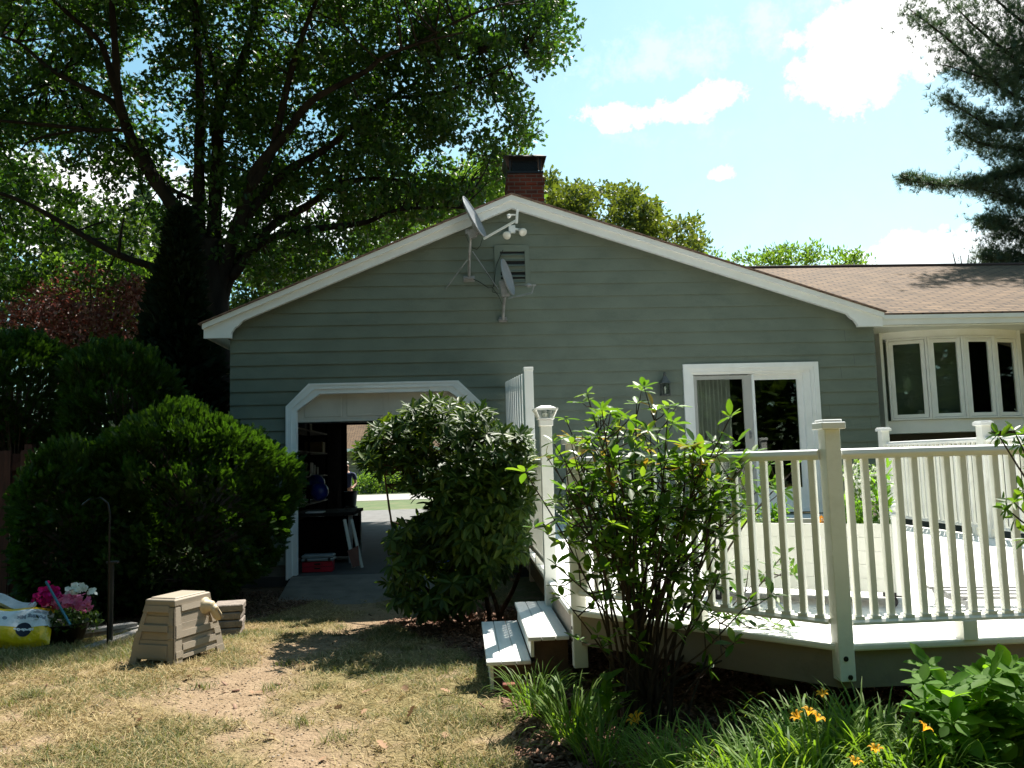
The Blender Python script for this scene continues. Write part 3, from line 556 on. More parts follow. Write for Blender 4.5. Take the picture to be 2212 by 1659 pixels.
# lower dish
D2 = thing('satellite_dish', 'smaller lower satellite dish mounted beside the gable vent', 'satellite dish', (.7, 11.9, 3.7))
mb, rimp = ellipsoid_dish(Pz(786, 966, 11.55), (.90, -.34, .22), (0, 0, 1), .27, .235, .04); rf2 = mb.build('reflector', 'dish', D2, smooth=True, fix=False); MB().tube(rimp, .008, 6).build('rim', 'dish', rf2)
MB().tube([Pz(740, 1370, 11.88), Pz(743, 1300, 11.82), Pz(755, 1150, 11.62)], .024, 10).build('mast', 'grey', D2)
b = MB(); b.box(Pz(742, 1080, 11.62), (.09, .09, .24), roty(R(-10))); b.box(Pz(765, 1135, 11.6), (.11, .06, .05)); b.build('bracket', 'grey', D2, bevel=.008)
b = MB(); b.box(Pz(738, 1375, 11.93), (.13, .08, .025)); b.box(Pz(738, 1372, 11.97), (.11, .012, .08)); b.build('foot_plate', 'grey', D2, bevel=.003)
b = MB(); b.bar(Pz(790, 1170, 11.5), Pz(1012, 1118, 11.15), .014, .02); b.bar(Pz(1012, 1118, 11.15), Pz(1034, 1045, 11.13), .014, .018); b.bar(Pz(850, 1045, 11.5), Pz(985, 1045, 11.2), .010, .016); b.build('feed_arm', 'grey', D2)
b = MB(); b.lathe([(0, 0), (.02, 0), (.028, .04), (.02, .07), (0, .07)], Pz(1010, 1050, 11.15), 12, (-.9, .2, .2)); b.box(Pz(1035, 1045, 11.13), (.05, .03, .02)); b.build('receiver', 'grey', D2, bevel=.003)
MB().tube([Pz(740, 1130, 11.65), Pz(690, 1120, 11.9), Pz(640, 1110, 11.97), Pz(635, 1060, 11.97), Pz(700, 1150, 11.97), Pz(735, 1230, 11.92)], .004, 5).build('cable', 'black', D2)
# floodlight
FL = thing('floodlight', 'twin-headed outdoor floodlight under the gable peak', 'floodlight', tuple(at(1107, 495, 11.96)))
b = MB(); b.box(Pz(825, 515, 11.94), (.10, .05, .12)); b.build('base', 'vinyl', FL, bevel=.008)
for q, dr in (((778, 570), (-.35, -.75, -.55)), ((925, 540), (.30, -.80, -.52))):
    c_ = Pz(*q, 11.84); d_ = np.array(dr); d_ /= np.linalg.norm(d_); bb2 = MB(); bb2.lathe([(0, -.13), (.026, -.13), (.03, -.07), (.055, -.02), (.062, .02)], c_, 20, d_); ho = bb2.build('lamp_head', 'bulb', FL, smooth=True)
    MB().lathe([(.062, .02), (.05, .034), (.025, .042), (0, .044)], c_, 20, d_).build('lens', 'bulb', ho, smooth=True); MB().tube([Pz(825, 505, 11.93), c_-d_*.12], .018, 8).build('socket', 'vinyl', ho)
# lantern
lx, lz = 3.055, 2.60; LT = thing('wall_lantern', 'small pewter lantern on the green wall left of the sliding door', 'wall lantern', (lx, 11.9, lz))
b = MB(); b.box((lx, 11.87, lz+.01), (.13, .13, .018)); 
for sx in (-1, 1):
    for sy in (-1, 1): b.box((lx+sx*.058, 11.87+sy*.055, lz+.10), (.01, .01, .17))
b.add([(lx-.07, 11.80, lz+.185), (lx+.07, 11.80, lz+.185), (lx+.07, 11.94, lz+.185), (lx-.07, 11.94, lz+.185), (lx-.02, 11.85, lz+.29), (lx+.02, 11.85, lz+.29), (lx+.02, 11.89, lz+.29), (lx-.02, 11.89, lz+.29)], [(0, 3, 2, 1), (4, 5, 6, 7), (0, 1, 5, 4), (1, 2, 6, 5), (2, 3, 7, 6), (3, 0, 4, 7)])
b.box((lx, 11.87, lz+.30), (.035, .035, .03)); b.lathe([(.006, .31), (.02, .325), (.02, .34), (.006, .355)], (lx, 11.87, lz), 10); b.box((lx, 11.965, lz+.12), (.10, .02, .24)); b.tube([(lx, 11.96, lz+.2), (lx, 11.9, lz+.36), (lx, 11.87, lz+.33)], .006, 6)
b.build('housing', 'pewter', LT, bevel=.002); MB().b2((lx-.052, 11.82, lz+.02), (lx+.052, 11.92, lz+.185)).build('pane', 'glass', LT); MB().lathe([(0, .03), (.012, .03), (.012, .09), (.018, .11), (.014, .135), (0, .145)], (lx, 11.87, lz), 10).build('candle_bulb', 'bulb', LT)

# ================================================================== DECK
DZ = .78; DX0, DX1 = .655, 5.40; CX, CY = 1.775, 3.835; DY = 5.0     # front left corner is cut at 45 degrees
DK = thing('deck', 'raised white-boarded deck with a clipped corner in front of the sliding door', 'deck', (3, 8, 0))
def front(x): return CY if x >= CX else CY+(CX-x)*(DY-CY)/(CX-DX0)
db = MB(); bwid = .138; x = DX0
while x < DX1:
    xe = min(x+bwid-.006, DX1); cuts = [front(x), front(xe)]
    xs_ = [x, xe] if not (x < CX < xe) else [x, CX, xe]
    top = [(a, front(a)) for a in xs_]+[(xe, 11.97), (x, 11.97)]; db.prism(top, DZ-.028, DZ, axis='z'); x += bwid
db.build('floor_boards', 'deckboard', DK, bevel=.003)
fb = MB()
def board(mb, a, b, z0, z1, th, out=0.0):
    a = np.array(a, float); b = np.array(b, float); d = b-a; L_ = np.linalg.norm(d); d /= L_; nrm = np.array([d[1], -d[0]])
    a2 = a+nrm*out; b2 = b+nrm*out; mb.prism([tuple(a2), tuple(b2), tuple(b2-nrm*th), tuple(a2-nrm*th)], z0, z1, axis='z')
A_, B_, C_, D_, E_ = (DX0, 11.97), (DX0, DY), (CX, CY), (DX1, CY), (DX1, 10.0)
for (a, b) in ((A_, B_), (B_, C_), (C_, D_), (D_, E_)): board(fb, a, b, .575, .745, .03, 0.0)
fb.build('fascia', 'fascia', DK); ns = MB()
for (a, b) in ((A_, B_), (B_, C_), (C_, D_), (D_, E_)): board(ns, a, b, .748, .783, .05, .028)
ns.build('edge_board', 'cream', DK, bevel=.010, seg=2)
jo = MB()
for xx in (1.9, 3.4, 4.9):
    for yy in (5.0, 7.2, 9.4, 11.5): jo.b2((xx-.07, yy-.07, -.3), (xx+.07, yy+.07, .6))
jo.b2((1.0, 5.2, .6), (1.08, 11.9, .74)); jo.b2((3.0, 4.0, .6), (3.08, 11.9, .74)); jo.build('support_posts', 'fascia', DK)
# steps
ST = thing('deck_steps', 'two white-topped wooden steps leading up to the deck', 'steps', (.4, 5.7, .3))
tw = MB()
for (xa, xb, ya, yb, z) in ((.385, .645, 5.12, 6.40, .60), (.125, .405, 5.14, 6.42, .457)):
    nb_ = 3; wdt = (xb-xa)/nb_
    for i in range(nb_): tw.b2((xa+i*wdt+.002, ya, z-.026), (xa+(i+1)*wdt-.002, yb, z))
tw.build('tread_boards', 'deckboard', ST, bevel=.004)
rs = MB(); rs.b2((.405, 5.16, .47), (.425, 6.38, .573)); rs.b2((.15, 5.17, .24), (.17, 6.38, .43)); rs.build('riser', 'cream', ST)
M['damp'] = mat('damp_wood', (.10, .06, .04), .8, .3, 8, .4, 40)
for ya in (5.18, 6.30): MB().prism([(.17, .26), (.64, .26), (.64, .573), (.43, .573), (.43, .43), (.17, .43)], ya, ya+.04).build('stringer', 'damp', ST)
tag(MB().box((.32, 5.08, .315), (.20, .095, .06)).build('brick', 'brickred', bevel=.004), 'single red brick lying at the foot of the steps', 'brick')

# railings
def railing(name_lab, a, b, posts, skip_ends=(.05, .05), ztop=1.70, group='deck railing sections', bolts=False, tubes=True, blocks=(), blocks_lab=None, dense=.082):
    a = np.array([*a, 0.]); b = np.array([*b, 0.]); d = b-a; Ln = np.linalg.norm(d); d /= Ln; ang = math.atan2(d[1], d[0]); Rm = rotz(ang)
    T = thing('deck_railing', name_lab, 'railing', tuple(a+[0, 0, DZ]), group)
    s0, s1 = skip_ends
    def loc(u, z): return a+d*u+np.array([0, 0, z])
    tr = MB(); prof = [(-.034, 0), (-.034, .006), (-.028, .024), (-.015, .031), (.015, .031), (.028, .024), (.034, .006), (.034, 0)]
    n_ = len(prof); nrm = np.array([-d[1], d[0], 0])
    V = [loc(u, ztop-.031)+nrm*p_[0]+np.array([0, 0, p_[1]]) for u in (s0, Ln-s1) for p_ in prof]
    tr.add(V, [tuple(range(n_)), tuple(range(2*n_-1, n_-1, -1))]+[(i, n_+i, n_+(i+1) % n_, (i+1) % n_) for i in range(n_)])
    tr.box(loc((s0+Ln-s1)/2, ztop-.041), (Ln-s0-s1, .042, .02), Rm); tr.build('top_rail', 'vinyl', T, smooth=False)
    zb_ = .868; br = MB(); prof2 = [(-.03, 0), (-.03, .012), (-.02, .026), (.02, .026), (.03, .012), (.03, 0)]; n_ = len(prof2)
    V = [loc(u, zb_)+nrm*p_[0]+np.array([0, 0, p_[1]]) for u in (s0, Ln-s1) for p_ in prof2]
    br.add(V, [tuple(range(n_)), tuple(range(2*n_-1, n_-1, -1))]+[(i, n_+i, n_+(i+1) % n_, (i+1) % n_) for i in range(n_)])
    nb_ = max(2, int(round((Ln-s0-s1)/dense))); step = (Ln-s0-s1)/nb_; us = [s0+(i+.5)*step for i in range(nb_)]
    for u in us: br.box(loc(u, zb_+.032), (.046, .046, .014), Rm)
    for u in blocks: br.box(loc(u, (DZ+zb_)/2), (.07, .07, zb_-DZ), Rm)
    br.build('bottom_rail', 'cream', T)
    first = None
    for u in us:
        if first is None:
            q = MB(); q.box(loc(u, (zb_+.038+ztop-.05)/2), (.031, .031, ztop-.05-zb_-.038), Rm); first = q.build('baluster', 'cream', T, bevel=.0025); u0 = u
        else:
            c = first.copy(); COL.objects.link(c); c.parent = T; c.location = Vector(d*(u-u0))
    return T, loc
def post(T, x, y, z0, z1, w=.075, cap=True, rz=0., lamp=False, bolts=0, mt='cream'):
    p = MB().box((x, y, (z0+z1)/2), (w, w, z1-z0), rotz(rz)).build('post', mt, T, bevel=.003)
    if cap and not lamp:
        c = MB(); c.box((x, y, z1+.017), (w+.042, w+.042, .034), rotz(rz)); c.box((x, y, z1+.041), (w+.020, w+.020, .012), rotz(rz)); c.build('post_cap', 'vinyl', p, bevel=.004)
    if lamp:
        k = .85; c = MB(); c.box((x, y, z1+.0), (w+.02, w+.02, .045)); c.box((x, y, z1+.032), (w+.04, w+.04, .012)); c.build('lamp_base', 'vinyl', p, bevel=.004)
        c = MB()
        z_ = z1+.04; a, b_ = (w+.02)/2, (w+.075)/2
        for sx in (-1, 1):
            for sy in (-1, 1): c.bar((x+sx*a, y+sy*a, z_), (x+sx*b_, y+sy*b_, z_+.062), .011)
        c.box((x, y, z_+.066), (w+.095, w+.095, .012)); c.add([(x-.08, y-.08, z_+.072), (x+.08, y-.08, z_+.072), (x+.08, y+.08, z_+.072), (x-.08, y+.08, z_+.072), (x-.035, y-.035, z_+.094), (x+.035, y-.035, z_+.094), (x+.035, y+.035, z_+.094), (x-.035, y+.035, z_+.094)], [(0, 3, 2, 1), (4, 5, 6, 7), (0, 1, 5, 4), (1, 2, 6, 5), (2, 3, 7, 6), (3, 0, 4, 7)]); c.build('lamp_cap', 'vinyl', p)
        g_ = MB(); g_.box((x, y, z_+.03), (w+.025, w+.025, .055), taper=1.3); g_.build('lamp_glass', 'glass', p)
        MB().box((x, y, z_+.02), (.04, .04, .03)).build('lamp_core', 'vinyl', p)
    for i in range(bolts):
        zz = (.70, .635)[i]; MB().lathe([(0, .006), (.010, .004), (.0125, 0)], (x+(-.006 if i == 0 else .010), y-w/2-.001, zz+.02*(i == 0)), 14, (0, -1, 0)).build('bolt', 'black', p)
    return p
# front section (to the right of the near corner post), 45-degree section, left section, far right section
T, loc = railing('front deck railing running right from the near corner post', (CX, CY-.0), (4.9, CY), None, blocks=(.62, 1.05, 1.7)); post(T, CX+.005, CY-.005, .615, 1.795, bolts=2, w=.076)
T, loc = railing('angled deck railing section behind the tall leggy shrub', (DX0+.02, DY), (CX, CY), None, skip_ends=(.045, .045), blocks=(.85,)); post(T, DX0+.035, DY-.0, .44, 1.78, bolts=0, w=.085)
for zz in (.60, .67): MB().lathe([(0, .006), (.010, .004), (.0125, 0)], (DX0-.008, DY, zz), 12, (-1, 0, 0)).build('bolt', 'black', [c for c in T.children if c.name.startswith('post')][0])
T, loc = railing('left deck railing between lantern-topped post and privacy screen', (DX0+.01, 6.2), (DX0+.01, 8.16), None, skip_ends=(.045, .04), blocks=(1.0,)); post(T, DX0-.005, 6.2, .58, 1.97, w=.088, lamp=True)
T, loc = railing('far right deck railing under the bow window', (DX1-.04, 9.95), (DX1-.04, 6.6), None, skip_ends=(.05, .0), ztop=1.80, blocks=(1.7,))
p_ = post(T, DX1-.04, 10.0, DZ, 1.94, w=.1); p_ = post(T, DX1-.04, 8.02, DZ, 1.92, w=.1)
# privacy screen
PS = thing('privacy_screen', 'tall white slatted privacy screen beside the garage opening', 'screen', (.66, 8.2, DZ))
post(PS, .695, 8.16, .50, 2.60, w=.092, mt='vinyl', cap=False); MB().box((.695, 8.16, 2.615), (.10, .10, .035)).build('post_cap', 'vinyl', PS, bevel=.004); y = 8.32; i = 0
while y < 11.9:
    zt_ = 2.58+.27*(y-8.2)/3.7; MB().box((.665, y, (DZ+.02+zt_)/2), (.022, .19, zt_-DZ-.02)).build('slat', 'vinyl', PS, bevel=.002); y += .36; i += 1
fr = MB(); fr.b2((.68, 8.22, .84), (.71, 11.95, .90)); fr.b2((.68, 8.22, 1.6), (.71, 11.95, 1.66)); fr.add([(.68, 8.22, 2.40), (.71, 8.22, 2.40), (.71, 11.95, 2.68), (.68, 11.95, 2.68), (.68, 8.22, 2.46), (.71, 8.22, 2.46), (.71, 11.95, 2.74), (.68, 11.95, 2.74)], [(0, 1, 2, 3), (4, 7, 6, 5), (0, 4, 5, 1), (1, 5, 6, 2), (2, 6, 7, 3), (3, 7, 4, 0)]); fr.build('cross_rail', 'vinyl', PS)

# rolling herb planter on the deck
PL = thing('rolling_planter', 'long white herb planter box standing on casters on the deck', 'planter', (2.1, 5.0, DZ))
pa = np.array([1.52, 5.13]); pb = np.array([2.515, 4.585]); d = pb-pa; Ln = np.linalg.norm(d); d /= Ln; pn = np.array([-d[1], d[0]]); 
if pn[1] < 0: pn = -pn
ang = math.atan2(d[1], d[0]); Rm = rotz(ang); cen = (pa+pb)/2
def PP(u, v, z, cen=cen, d=d, pn=pn): q = cen+d*u+pn*v; return np.array([q[0], q[1], z])
h = Ln/2; z0, z1 = .868, 1.262; dep = .42
bx_ = MB()
for i in range(5): zz = z0+i*(z1-z0)/5; bx_.box(PP(0, .012, zz+(z1-z0)/10), (Ln-.02, .018, (z1-z0)/5-.0015), Rm); bx_.box(PP(0, dep-.012, zz+(z1-z0)/10), (Ln-.02, .018, (z1-z0)/5-.003), Rm); [bx_.box(PP(s*(h-.012), dep/2, zz+(z1-z0)/10), (.018, dep-.02, (z1-z0)/5-.003), Rm) for s in (-1, 1)]
bx_.build('panels', mat('warm_white_panel', (.86, .84, .77), .5, .04, 3), PL)
MB().box(PP(0, dep/2, z1-.06), (Ln-.05, dep-.05, .02), Rm).build('soil', mat('potting_soil', (.05, .035, .025), .95, .3, 20), PL)
for s in (-1, 1):
    for v_ in (0.0, dep):
        q = MB().box(PP(s*(h-.015), v_, (z0+z1)/2+.02), (.055, .055, z1-z0+.06), Rm).build('corner_post', 'vinyl', PL, bevel=.003); qq = MB(); qq.lathe([(.036, 0), (.036, .008), (.014, .016), (.026, .035), (.026, .05), (.012, .066), (0, .068)], PP(s*(h-.015), v_, z1+.05), 14); qq.build('finial', 'vinyl', q, smooth=True)
        MB().box(PP(s*(h-.06), v_*.8+.04, z0-.01), (.11, .08, .025), Rm).build('caster_plate', 'black', PL)
        wl = MB(); c0 = PP(s*(h-.07), v_*.8+.04, DZ+.034); wl.lathe([(0, -.014), (.026, -.014), (.034, -.008), (.034, .008), (.026, .014), (0, .014)], c0, 18, (d[1], -d[0], 0)); wl.build('caster_wheel', 'black', PL, smooth=True)
        MB().bar(c0+[0, 0, .0], c0+np.array([0, 0, .05]), .02, .035).build('caster_fork', 'grey', PL)
# low slatted lounger, only its edge shows behind the balusters
LG = thing('slatted_lounger', 'low white slatted lounger lying on the deck behind front railing', 'lounger', (3.1, 4.6, DZ))
sl_ = MB()
for i in range(4): sl_.box((2.98+.012*i, 4.28+i*.11, DZ+.10), (.62, .06, .016), rotz(R(-14)))
sl_.build('slats', 'grey', LG); MB().bar((2.70, 4.28, DZ+.075), (2.78, 4.74, DZ+.075), .02, .03).bar((3.24, 4.14, DZ+.075), (3.32, 4.60, DZ+.075), .02, .03).build('side_rails', 'grey', LG)
for q in ((2.71, 4.3), (2.775, 4.7), (3.245, 4.17), (3.31, 4.56)): MB().box((q[0], q[1], DZ+.03), (.025, .025, .06)).build('leg', 'grey', LG)

# ================================================================== THINGS ON THE LAWN (left)
def solve_len(C, e, px):
    lo, hi = .1, 1.5
    for _ in range(40):
        m_ = (lo+hi)/2; q = np.array([C[0]+e[0]*m_, C[1]+e[1]*m_, C[2]]); v = proj(q)[0]
        if (v-px)*(1 if e[0] > 0 else -1) < 0: lo = m_
        else: hi = m_
    return m_
C0 = atg(376, 1441); C0[2] = .255; e1 = np.array([math.cos(R(68)), math.sin(R(68))]); e2 = np.array([math.cos(R(158)), math.sin(R(158))])
a_ = solve_len(C0, e1, 482); b_ = solve_len(C0, e2, 281)
CB = thing('compost_bin', 'taupe plastic compost bin with ribbed tapered sides and a hand crank', 'compost bin', tuple(C0))
HB = float(at(388, 1297, C0[1]+.08)[2])-C0[2]
def cb(u, v, t):            # u along e1 (0..1), v along e2 (0..1), t height 0..1; sides taper towards the top
    bulge = .055*t+.03*t*t
    U = bulge*1.1+u*(a_-2.2*bulge); V_ = bulge+v*(b_-2*bulge)
    return np.array([C0[0]+e1[0]*U+e2[0]*V_, C0[1]+e1[1]*U+e2[1]*V_, C0[2]+t*HB])
body = MB(); TL = .90
def face_strip(pfun, nseg=10, tb=0.0):
    """one side wall from t=0 to TL as a curved skin with a cut-out foot arch"""
    pass
for (fu, out) in ((lambda s, t: cb(s, 0, t), 'a'), (lambda s, t: cb(0, s, t), 'b'), (lambda s, t: cb(s, 1, t), 'c'), (lambda s, t: cb(1, s, t), 'd')):
    ts = np.linspace(.13, TL, 9); ss = (0, .14, .86, 1)
    for i in range(8):
        for j in range(3): body.add([fu(ss[j], ts[i]), fu(ss[j+1], ts[i]), fu(ss[j+1], ts[i+1]), fu(ss[j], ts[i+1])], [(0, 1, 2, 3)])
    for j0, j1 in ((0, .14), (.86, 1)): body.add([fu(j0, -.02), fu(j1, -.02), fu(j1+(.03 if j0 == 0 else 0), .13), fu(j0-(.03 if j0 > 0 else 0), .13)], [(0, 1, 2, 3)])
body.add([cb(.03, .03, .14), cb(.97, .03, .14), cb(.97, .97, .14), cb(.03, .97, .14)], [(0, 1, 2, 3)])
bo = body.build('body', 'taupe', CB, label='ribbed tapered body')
sol = bo.modifiers.new('solidify', 'SOLIDIFY'); sol.thickness = .02; sol.offset = -1
n_a = np.array([e2[0], e2[1], 0])*-1; n_b = np.array([e1[0], e1[1], 0])*-1
rb = MB()
for i in range(6):
    t0_ = .165+i*.118
    for fu, nn in ((lambda s, t: cb(s, 0, t), n_a), (lambda s, t: cb(0, s, t), n_b)):
        P0, P1, P2, P3 = fu(.13, t0_), fu(.87, t0_), fu(.87, t0_+.112), fu(.13, t0_+.112)
        rb.add([P0+nn*.001, P1+nn*.001, P2+nn*.001, P3+nn*.001, P0+nn*.003, P1+nn*.003, P2+nn*.008, P3+nn*.008], [(0, 3, 2, 1), (4, 5, 6, 7), (0, 1, 5, 4), (1, 2, 6, 5), (2, 3, 7, 6), (3, 0, 4, 7)])
cp = MB(); TT = np.linspace(.0, .88, 8)
for fu, nn, oo in ((lambda s, t: cb(s, 0, t), n_a, n_b), (lambda s, t: cb(0, s, t), n_b, n_a)):
    for sa, sb in ((-.0, .13), (.87, 1.0)):
        for ta, tb_ in zip(TT[:-1], TT[1:]):
            q = [fu(sa, ta), fu(sb, ta), fu(sb, tb_), fu(sa, tb_)]
            if sa < .01: q[0] = q[0]+oo*.0155; q[3] = q[3]+oo*.0155
            cp.add([q[0]+nn*.0005, q[1]+nn*.0005, q[2]+nn*.0005, q[3]+nn*.0005, q[0]+nn*.0155, q[1]+nn*.0155, q[2]+nn*.0155, q[3]+nn*.0155], [(4, 5, 6, 7), (0, 1, 5, 4), (2, 3, 7, 6), (3, 0, 4, 7), (1, 2, 6, 5)])
    for ta, tb_ in ((.11, .165), (.87, .90)):
        q = [fu(.13, ta), fu(.87, ta), fu(.87, tb_), fu(.13, tb_)]; cp.add([p_+nn*.0005 for p_ in q]+[p_+nn*.0155 for p_ in q], [(4, 5, 6, 7), (0, 1, 5, 4), (2, 3, 7, 6)])
cp.build('corner_posts', 'taupe', CB, fix=False)
rb.build('ribs', 'taupe', CB)
ld = MB(); O = [cb(u, v, TL)+n_a*(.012 if v == 0 else -.012)+n_b*(.012 if u == 0 else -.012) for u, v in ((0, 0), (1, 0), (1, 1), (0, 1))]
zt1, zt2 = C0[2]+HB*.985, C0[2]+HB*1.005
def atz_(p, z, k=0): c = sum(O)/4; q = np.array(p)+(c-np.array(p))*k; return (q[0], q[1], z)
ld.add([tuple(p_) for p_ in O]+[atz_(p_, zt1, .02) for p_ in O]+[atz_(p_, zt2, .07) for p_ in O], [(0, 3, 2, 1), (0, 1, 5, 4), (1, 2, 6, 5), (2, 3, 7, 6), (3, 0, 4, 7), (4, 5, 9, 8), (5, 6, 10, 9), (6, 7, 11, 10), (7, 4, 8, 11), (8, 9, 10, 11)])
ld.add([atz_(p_, zt2+.002, .16) for p_ in O]+[atz_(p_, zt2+.010, .19) for p_ in O], [(0, 1, 5, 4), (1, 2, 6, 5), (2, 3, 7, 6), (3, 0, 4, 7), (4, 5, 6, 7)]); ld.build('lid', 'taupe', CB, bevel=.004)
kp = cb(.80, 0, .80); nk = n_a; kb = MB(); kb.lathe([(.0, .0), (.062, .0), (.066, .012), (.060, .02), (.045, .024), (.040, .075), (.028, .09), (0, .092)], kp, 24, nk); ko = kb.build('crank_hub', 'tan', CB, smooth=True)
ha = kp+nk*.075; hb = ha+np.array([e1[0], e1[1], 0])*.06+np.array([0, 0, -.105])+nk*.02; dd = hb-ha
hn = MB(); hn.tube([ha, ha+dd*.35, ha+dd*.75, hb], [.030, .034, .036, .028], 12); hn.build('crank_handle', 'tan', ko, smooth=True)
hg = MB(); hg.bar(ha+dd*.25+nk*.032, ha+dd*.95+nk*.036, .022, .012); hg.build('handle_slot', 'taupe', ko); MB().lathe([(.013, 0), (.013, .012), (.006, .014), (0, .013)], ha+dd*.18+nk*.03, 12, nk).build('axle', 'tan', ko)

# stack of pavers behind the bin
PV = thing('paver_stack', 'short stack of grey-brown concrete pavers behind the compost bin', 'pavers', (-2.28, 8.0, .12))
for i in range(4): MB().box((-2.27+.012*(i % 2), 8.1+.01*i, .16+i*.072), (.27, .30, .064), rotz(R(6+3*(i % 2)))).build('paver', 'stone', PV, bevel=.008)

# potting mix bag: a pillow lying tilted, print upside down
BG = thing('potting_mix_bag', 'yellow and white bag of potting mix lying upside down at the left edge', 'bag', tuple(atg(60, 1402)))
M['bag'] = None
def bagmat():
    m, t, p = newmat('printed_bag'); n = t.nodes; l = t.links; uv = n.new('ShaderNodeAttribute'); uv.attribute_name = 'sheet'; sp = n.new('ShaderNodeSeparateColor'); l.new(uv.outputs['Color'], sp.inputs[0])
    cr = n.new('ShaderNodeValToRGB'); cr.color_ramp.interpolation = 'CONSTANT'; l.new(sp.outputs['Green'], cr.inputs[0]); e = cr.color_ramp.elements
    e[0].position = 0; e[0].color = (.75, .50, .005, 1); e[1].position = .42; e[1].color = (.72, .75, .78, 1); q = e.new(.86); q.color = (.75, .50, .005, 1)
    l.new(cr.outputs[0], p.inputs['Base Color']); p.inputs['Roughness'].default_value = .28; p.inputs['Specular IOR Level'].default_value = .6
    nn = n.new('ShaderNodeTexNoise'); nn.inputs['Scale'].default_value = 14; nn.inputs['Detail'].default_value = 3; b = n.new('ShaderNodeBump'); b.inputs['Strength'].default_value = .5; b.inputs['Distance'].default_value = .03
    tcn = n.new('ShaderNodeTexCoord'); l.new(tcn.outputs['Object'], nn.inputs['Vector']); l.new(nn.outputs['Fac'], b.inputs['Height']); l.new(b.outputs[0], p.inputs['Normal']); return m
M['bag'] = bagmat()
bl = atg(-60, 1398); brr = atg(112, 1392); Wb = .80; yb_ = 7.45
def bag(u, v, lift=0.0, off=0.0):      # u 0..1 to the right, v 0..1 upwards along the tilted sheet
    xr = float(at(112, 1390, yb_)[0]); x_ = xr-.02-(1-u)*Wb + (v*-.085); base = np.array([x_, yb_+v*.26, .20+v*.285-.02*math.cos(u*9)*(1-v)])
    pil = (max(0, 1-(2*u-1)**4)*max(0, 1-(2*v-1)**4))**.5*.085
    return base+np.array([0, -.74, .67])*(pil+off)+np.array([0, 0, .01*math.sin(u*14)*math.sin(v*6)])
nu, nv = 40, 16; V = [bag(i/nu, j/nv) for j in range(nv+1) for i in range(nu+1)]; Vb = [bag(i/nu, j/nv)-np.array([0, -.74, .67])*2.0*((max(0, 1-(2*i/nu-1)**4)*max(0, 1-(2*j/nv-1)**4))**.5*.07) for j in range(nv+1) for i in range(nu+1)]
Fq = [(j*(nu+1)+i, j*(nu+1)+i+1, (j+1)*(nu+1)+i+1, (j+1)*(nu+1)+i) for j in range(nv) for i in range(nu)]; o_ = len(V)
bo = MB().add(V+Vb, Fq+[tuple(o_+q for q in reversed(f_)) for f_ in Fq]).build('bag', 'bag', BG, smooth=True, fix=False)
ca = bo.data.color_attributes.new('sheet', 'FLOAT_COLOR', 'POINT'); uvc = [(i/nu, j/nv, 0, 1) for _ in (0, 1) for j in range(nv+1) for i in range(nu+1)]; ca.data.foreach_set('color', np.array(uvc, np.float32).reshape(-1))
def bag_print(name, body_, cu, cv, size, mt, bold=False):
    cd = bpy.data.curves.new(name, 'FONT'); cd.body = body_; cd.size = size; cd.align_x = 'CENTER'; cd.align_y = 'CENTER'; cd.resolution_u = 3; cd.offset = .0025 if bold else .0008
    to = bpy.data.objects.new('tmp', cd); COL.objects.link(to); dg = bpy.context.evaluated_depsgraph_get(); me = bpy.data.meshes.new_from_object(to.evaluated_get(dg)); bpy.data.objects.remove(to)
    bm = bmesh.new(); bm.from_mesh(me); bmesh.ops.triangulate(bm, faces=bm.faces); bmesh.ops.subdivide_edges(bm, edges=[e for e in bm.edges if e.calc_length() > .03], cuts=1); bm.to_mesh(me); bm.free()
    b0 = wloc(BG)
    for vv in me.vertices: u = cu-vv.co.x/Wb; w_ = cv-vv.co.y/.42; vv.co = Vector(bag(u, w_, off=.0025)-b0)     # turned by 180 degrees
    me.materials.append(mt); o = bpy.data.objects.new(name, me); COL.objects.link(o); o.parent = BG; return o
M['ink'] = mat('dark_ink', (.01, .012, .03), .4, .1, 5); M['inkg'] = mat('grey_ink', (.22, .26, .32), .4, .1, 5); M['inkw'] = mat('white_ink', (.8, .8, .8), .4, .02, 5)
cm = MB(); cu, cv = .74, .37; ring = [bag(cu, cv, off=.0012)]
for k_ in range(1, 5):
    for j in range(36): t_ = 2*math.pi*j/36; r_ = .066*k_/4; ring.append(bag(cu+r_*math.cos(t_)/Wb, cv+r_*math.sin(t_)/.42, off=.0012))
cm.add(ring, [(0, 1+j, 1+(j+1) % 36) for j in range(36)]+[(1+36*k_+j, 1+36*k_+36+j, 1+36*k_+36+(j+1) % 36, 1+36*k_+(j+1) % 36) for k_ in range(3) for j in range(36)]); cm.build('logo_disc', M['ink'], BG, fix=False)
bag_print('logo_lettering', 'Miracle-Gro', cu, cv, .033, M['inkw'], True); bag_print('product_lettering', 'Potting Mix', .80, .66, .05, M['inkg'], True); bag_print('small_lettering', 'More Beautiful', .88, .765, .017, M['inkg']); bag_print('small_lettering', 'Make Longer', .89, .80, .017, M['inkg'])
for cu2 in (.42, .52):
    q = MB(); pts_ = [bag(cu2+.022*math.cos(t_)/Wb, .66+.022*math.sin(t_)/.42, off=.001) for t_ in np.linspace(0, 6.28, 14)[:-1]]; q.add(pts_, [tuple(range(13))]); q.build('picture_mark', M['inkg'], BG, fix=False)
MB().add([bag(1.02, .02), bag(1.0, .0), bag(.98, 1.02), bag(1.0, 1.0)], [(0, 1, 3, 2)])
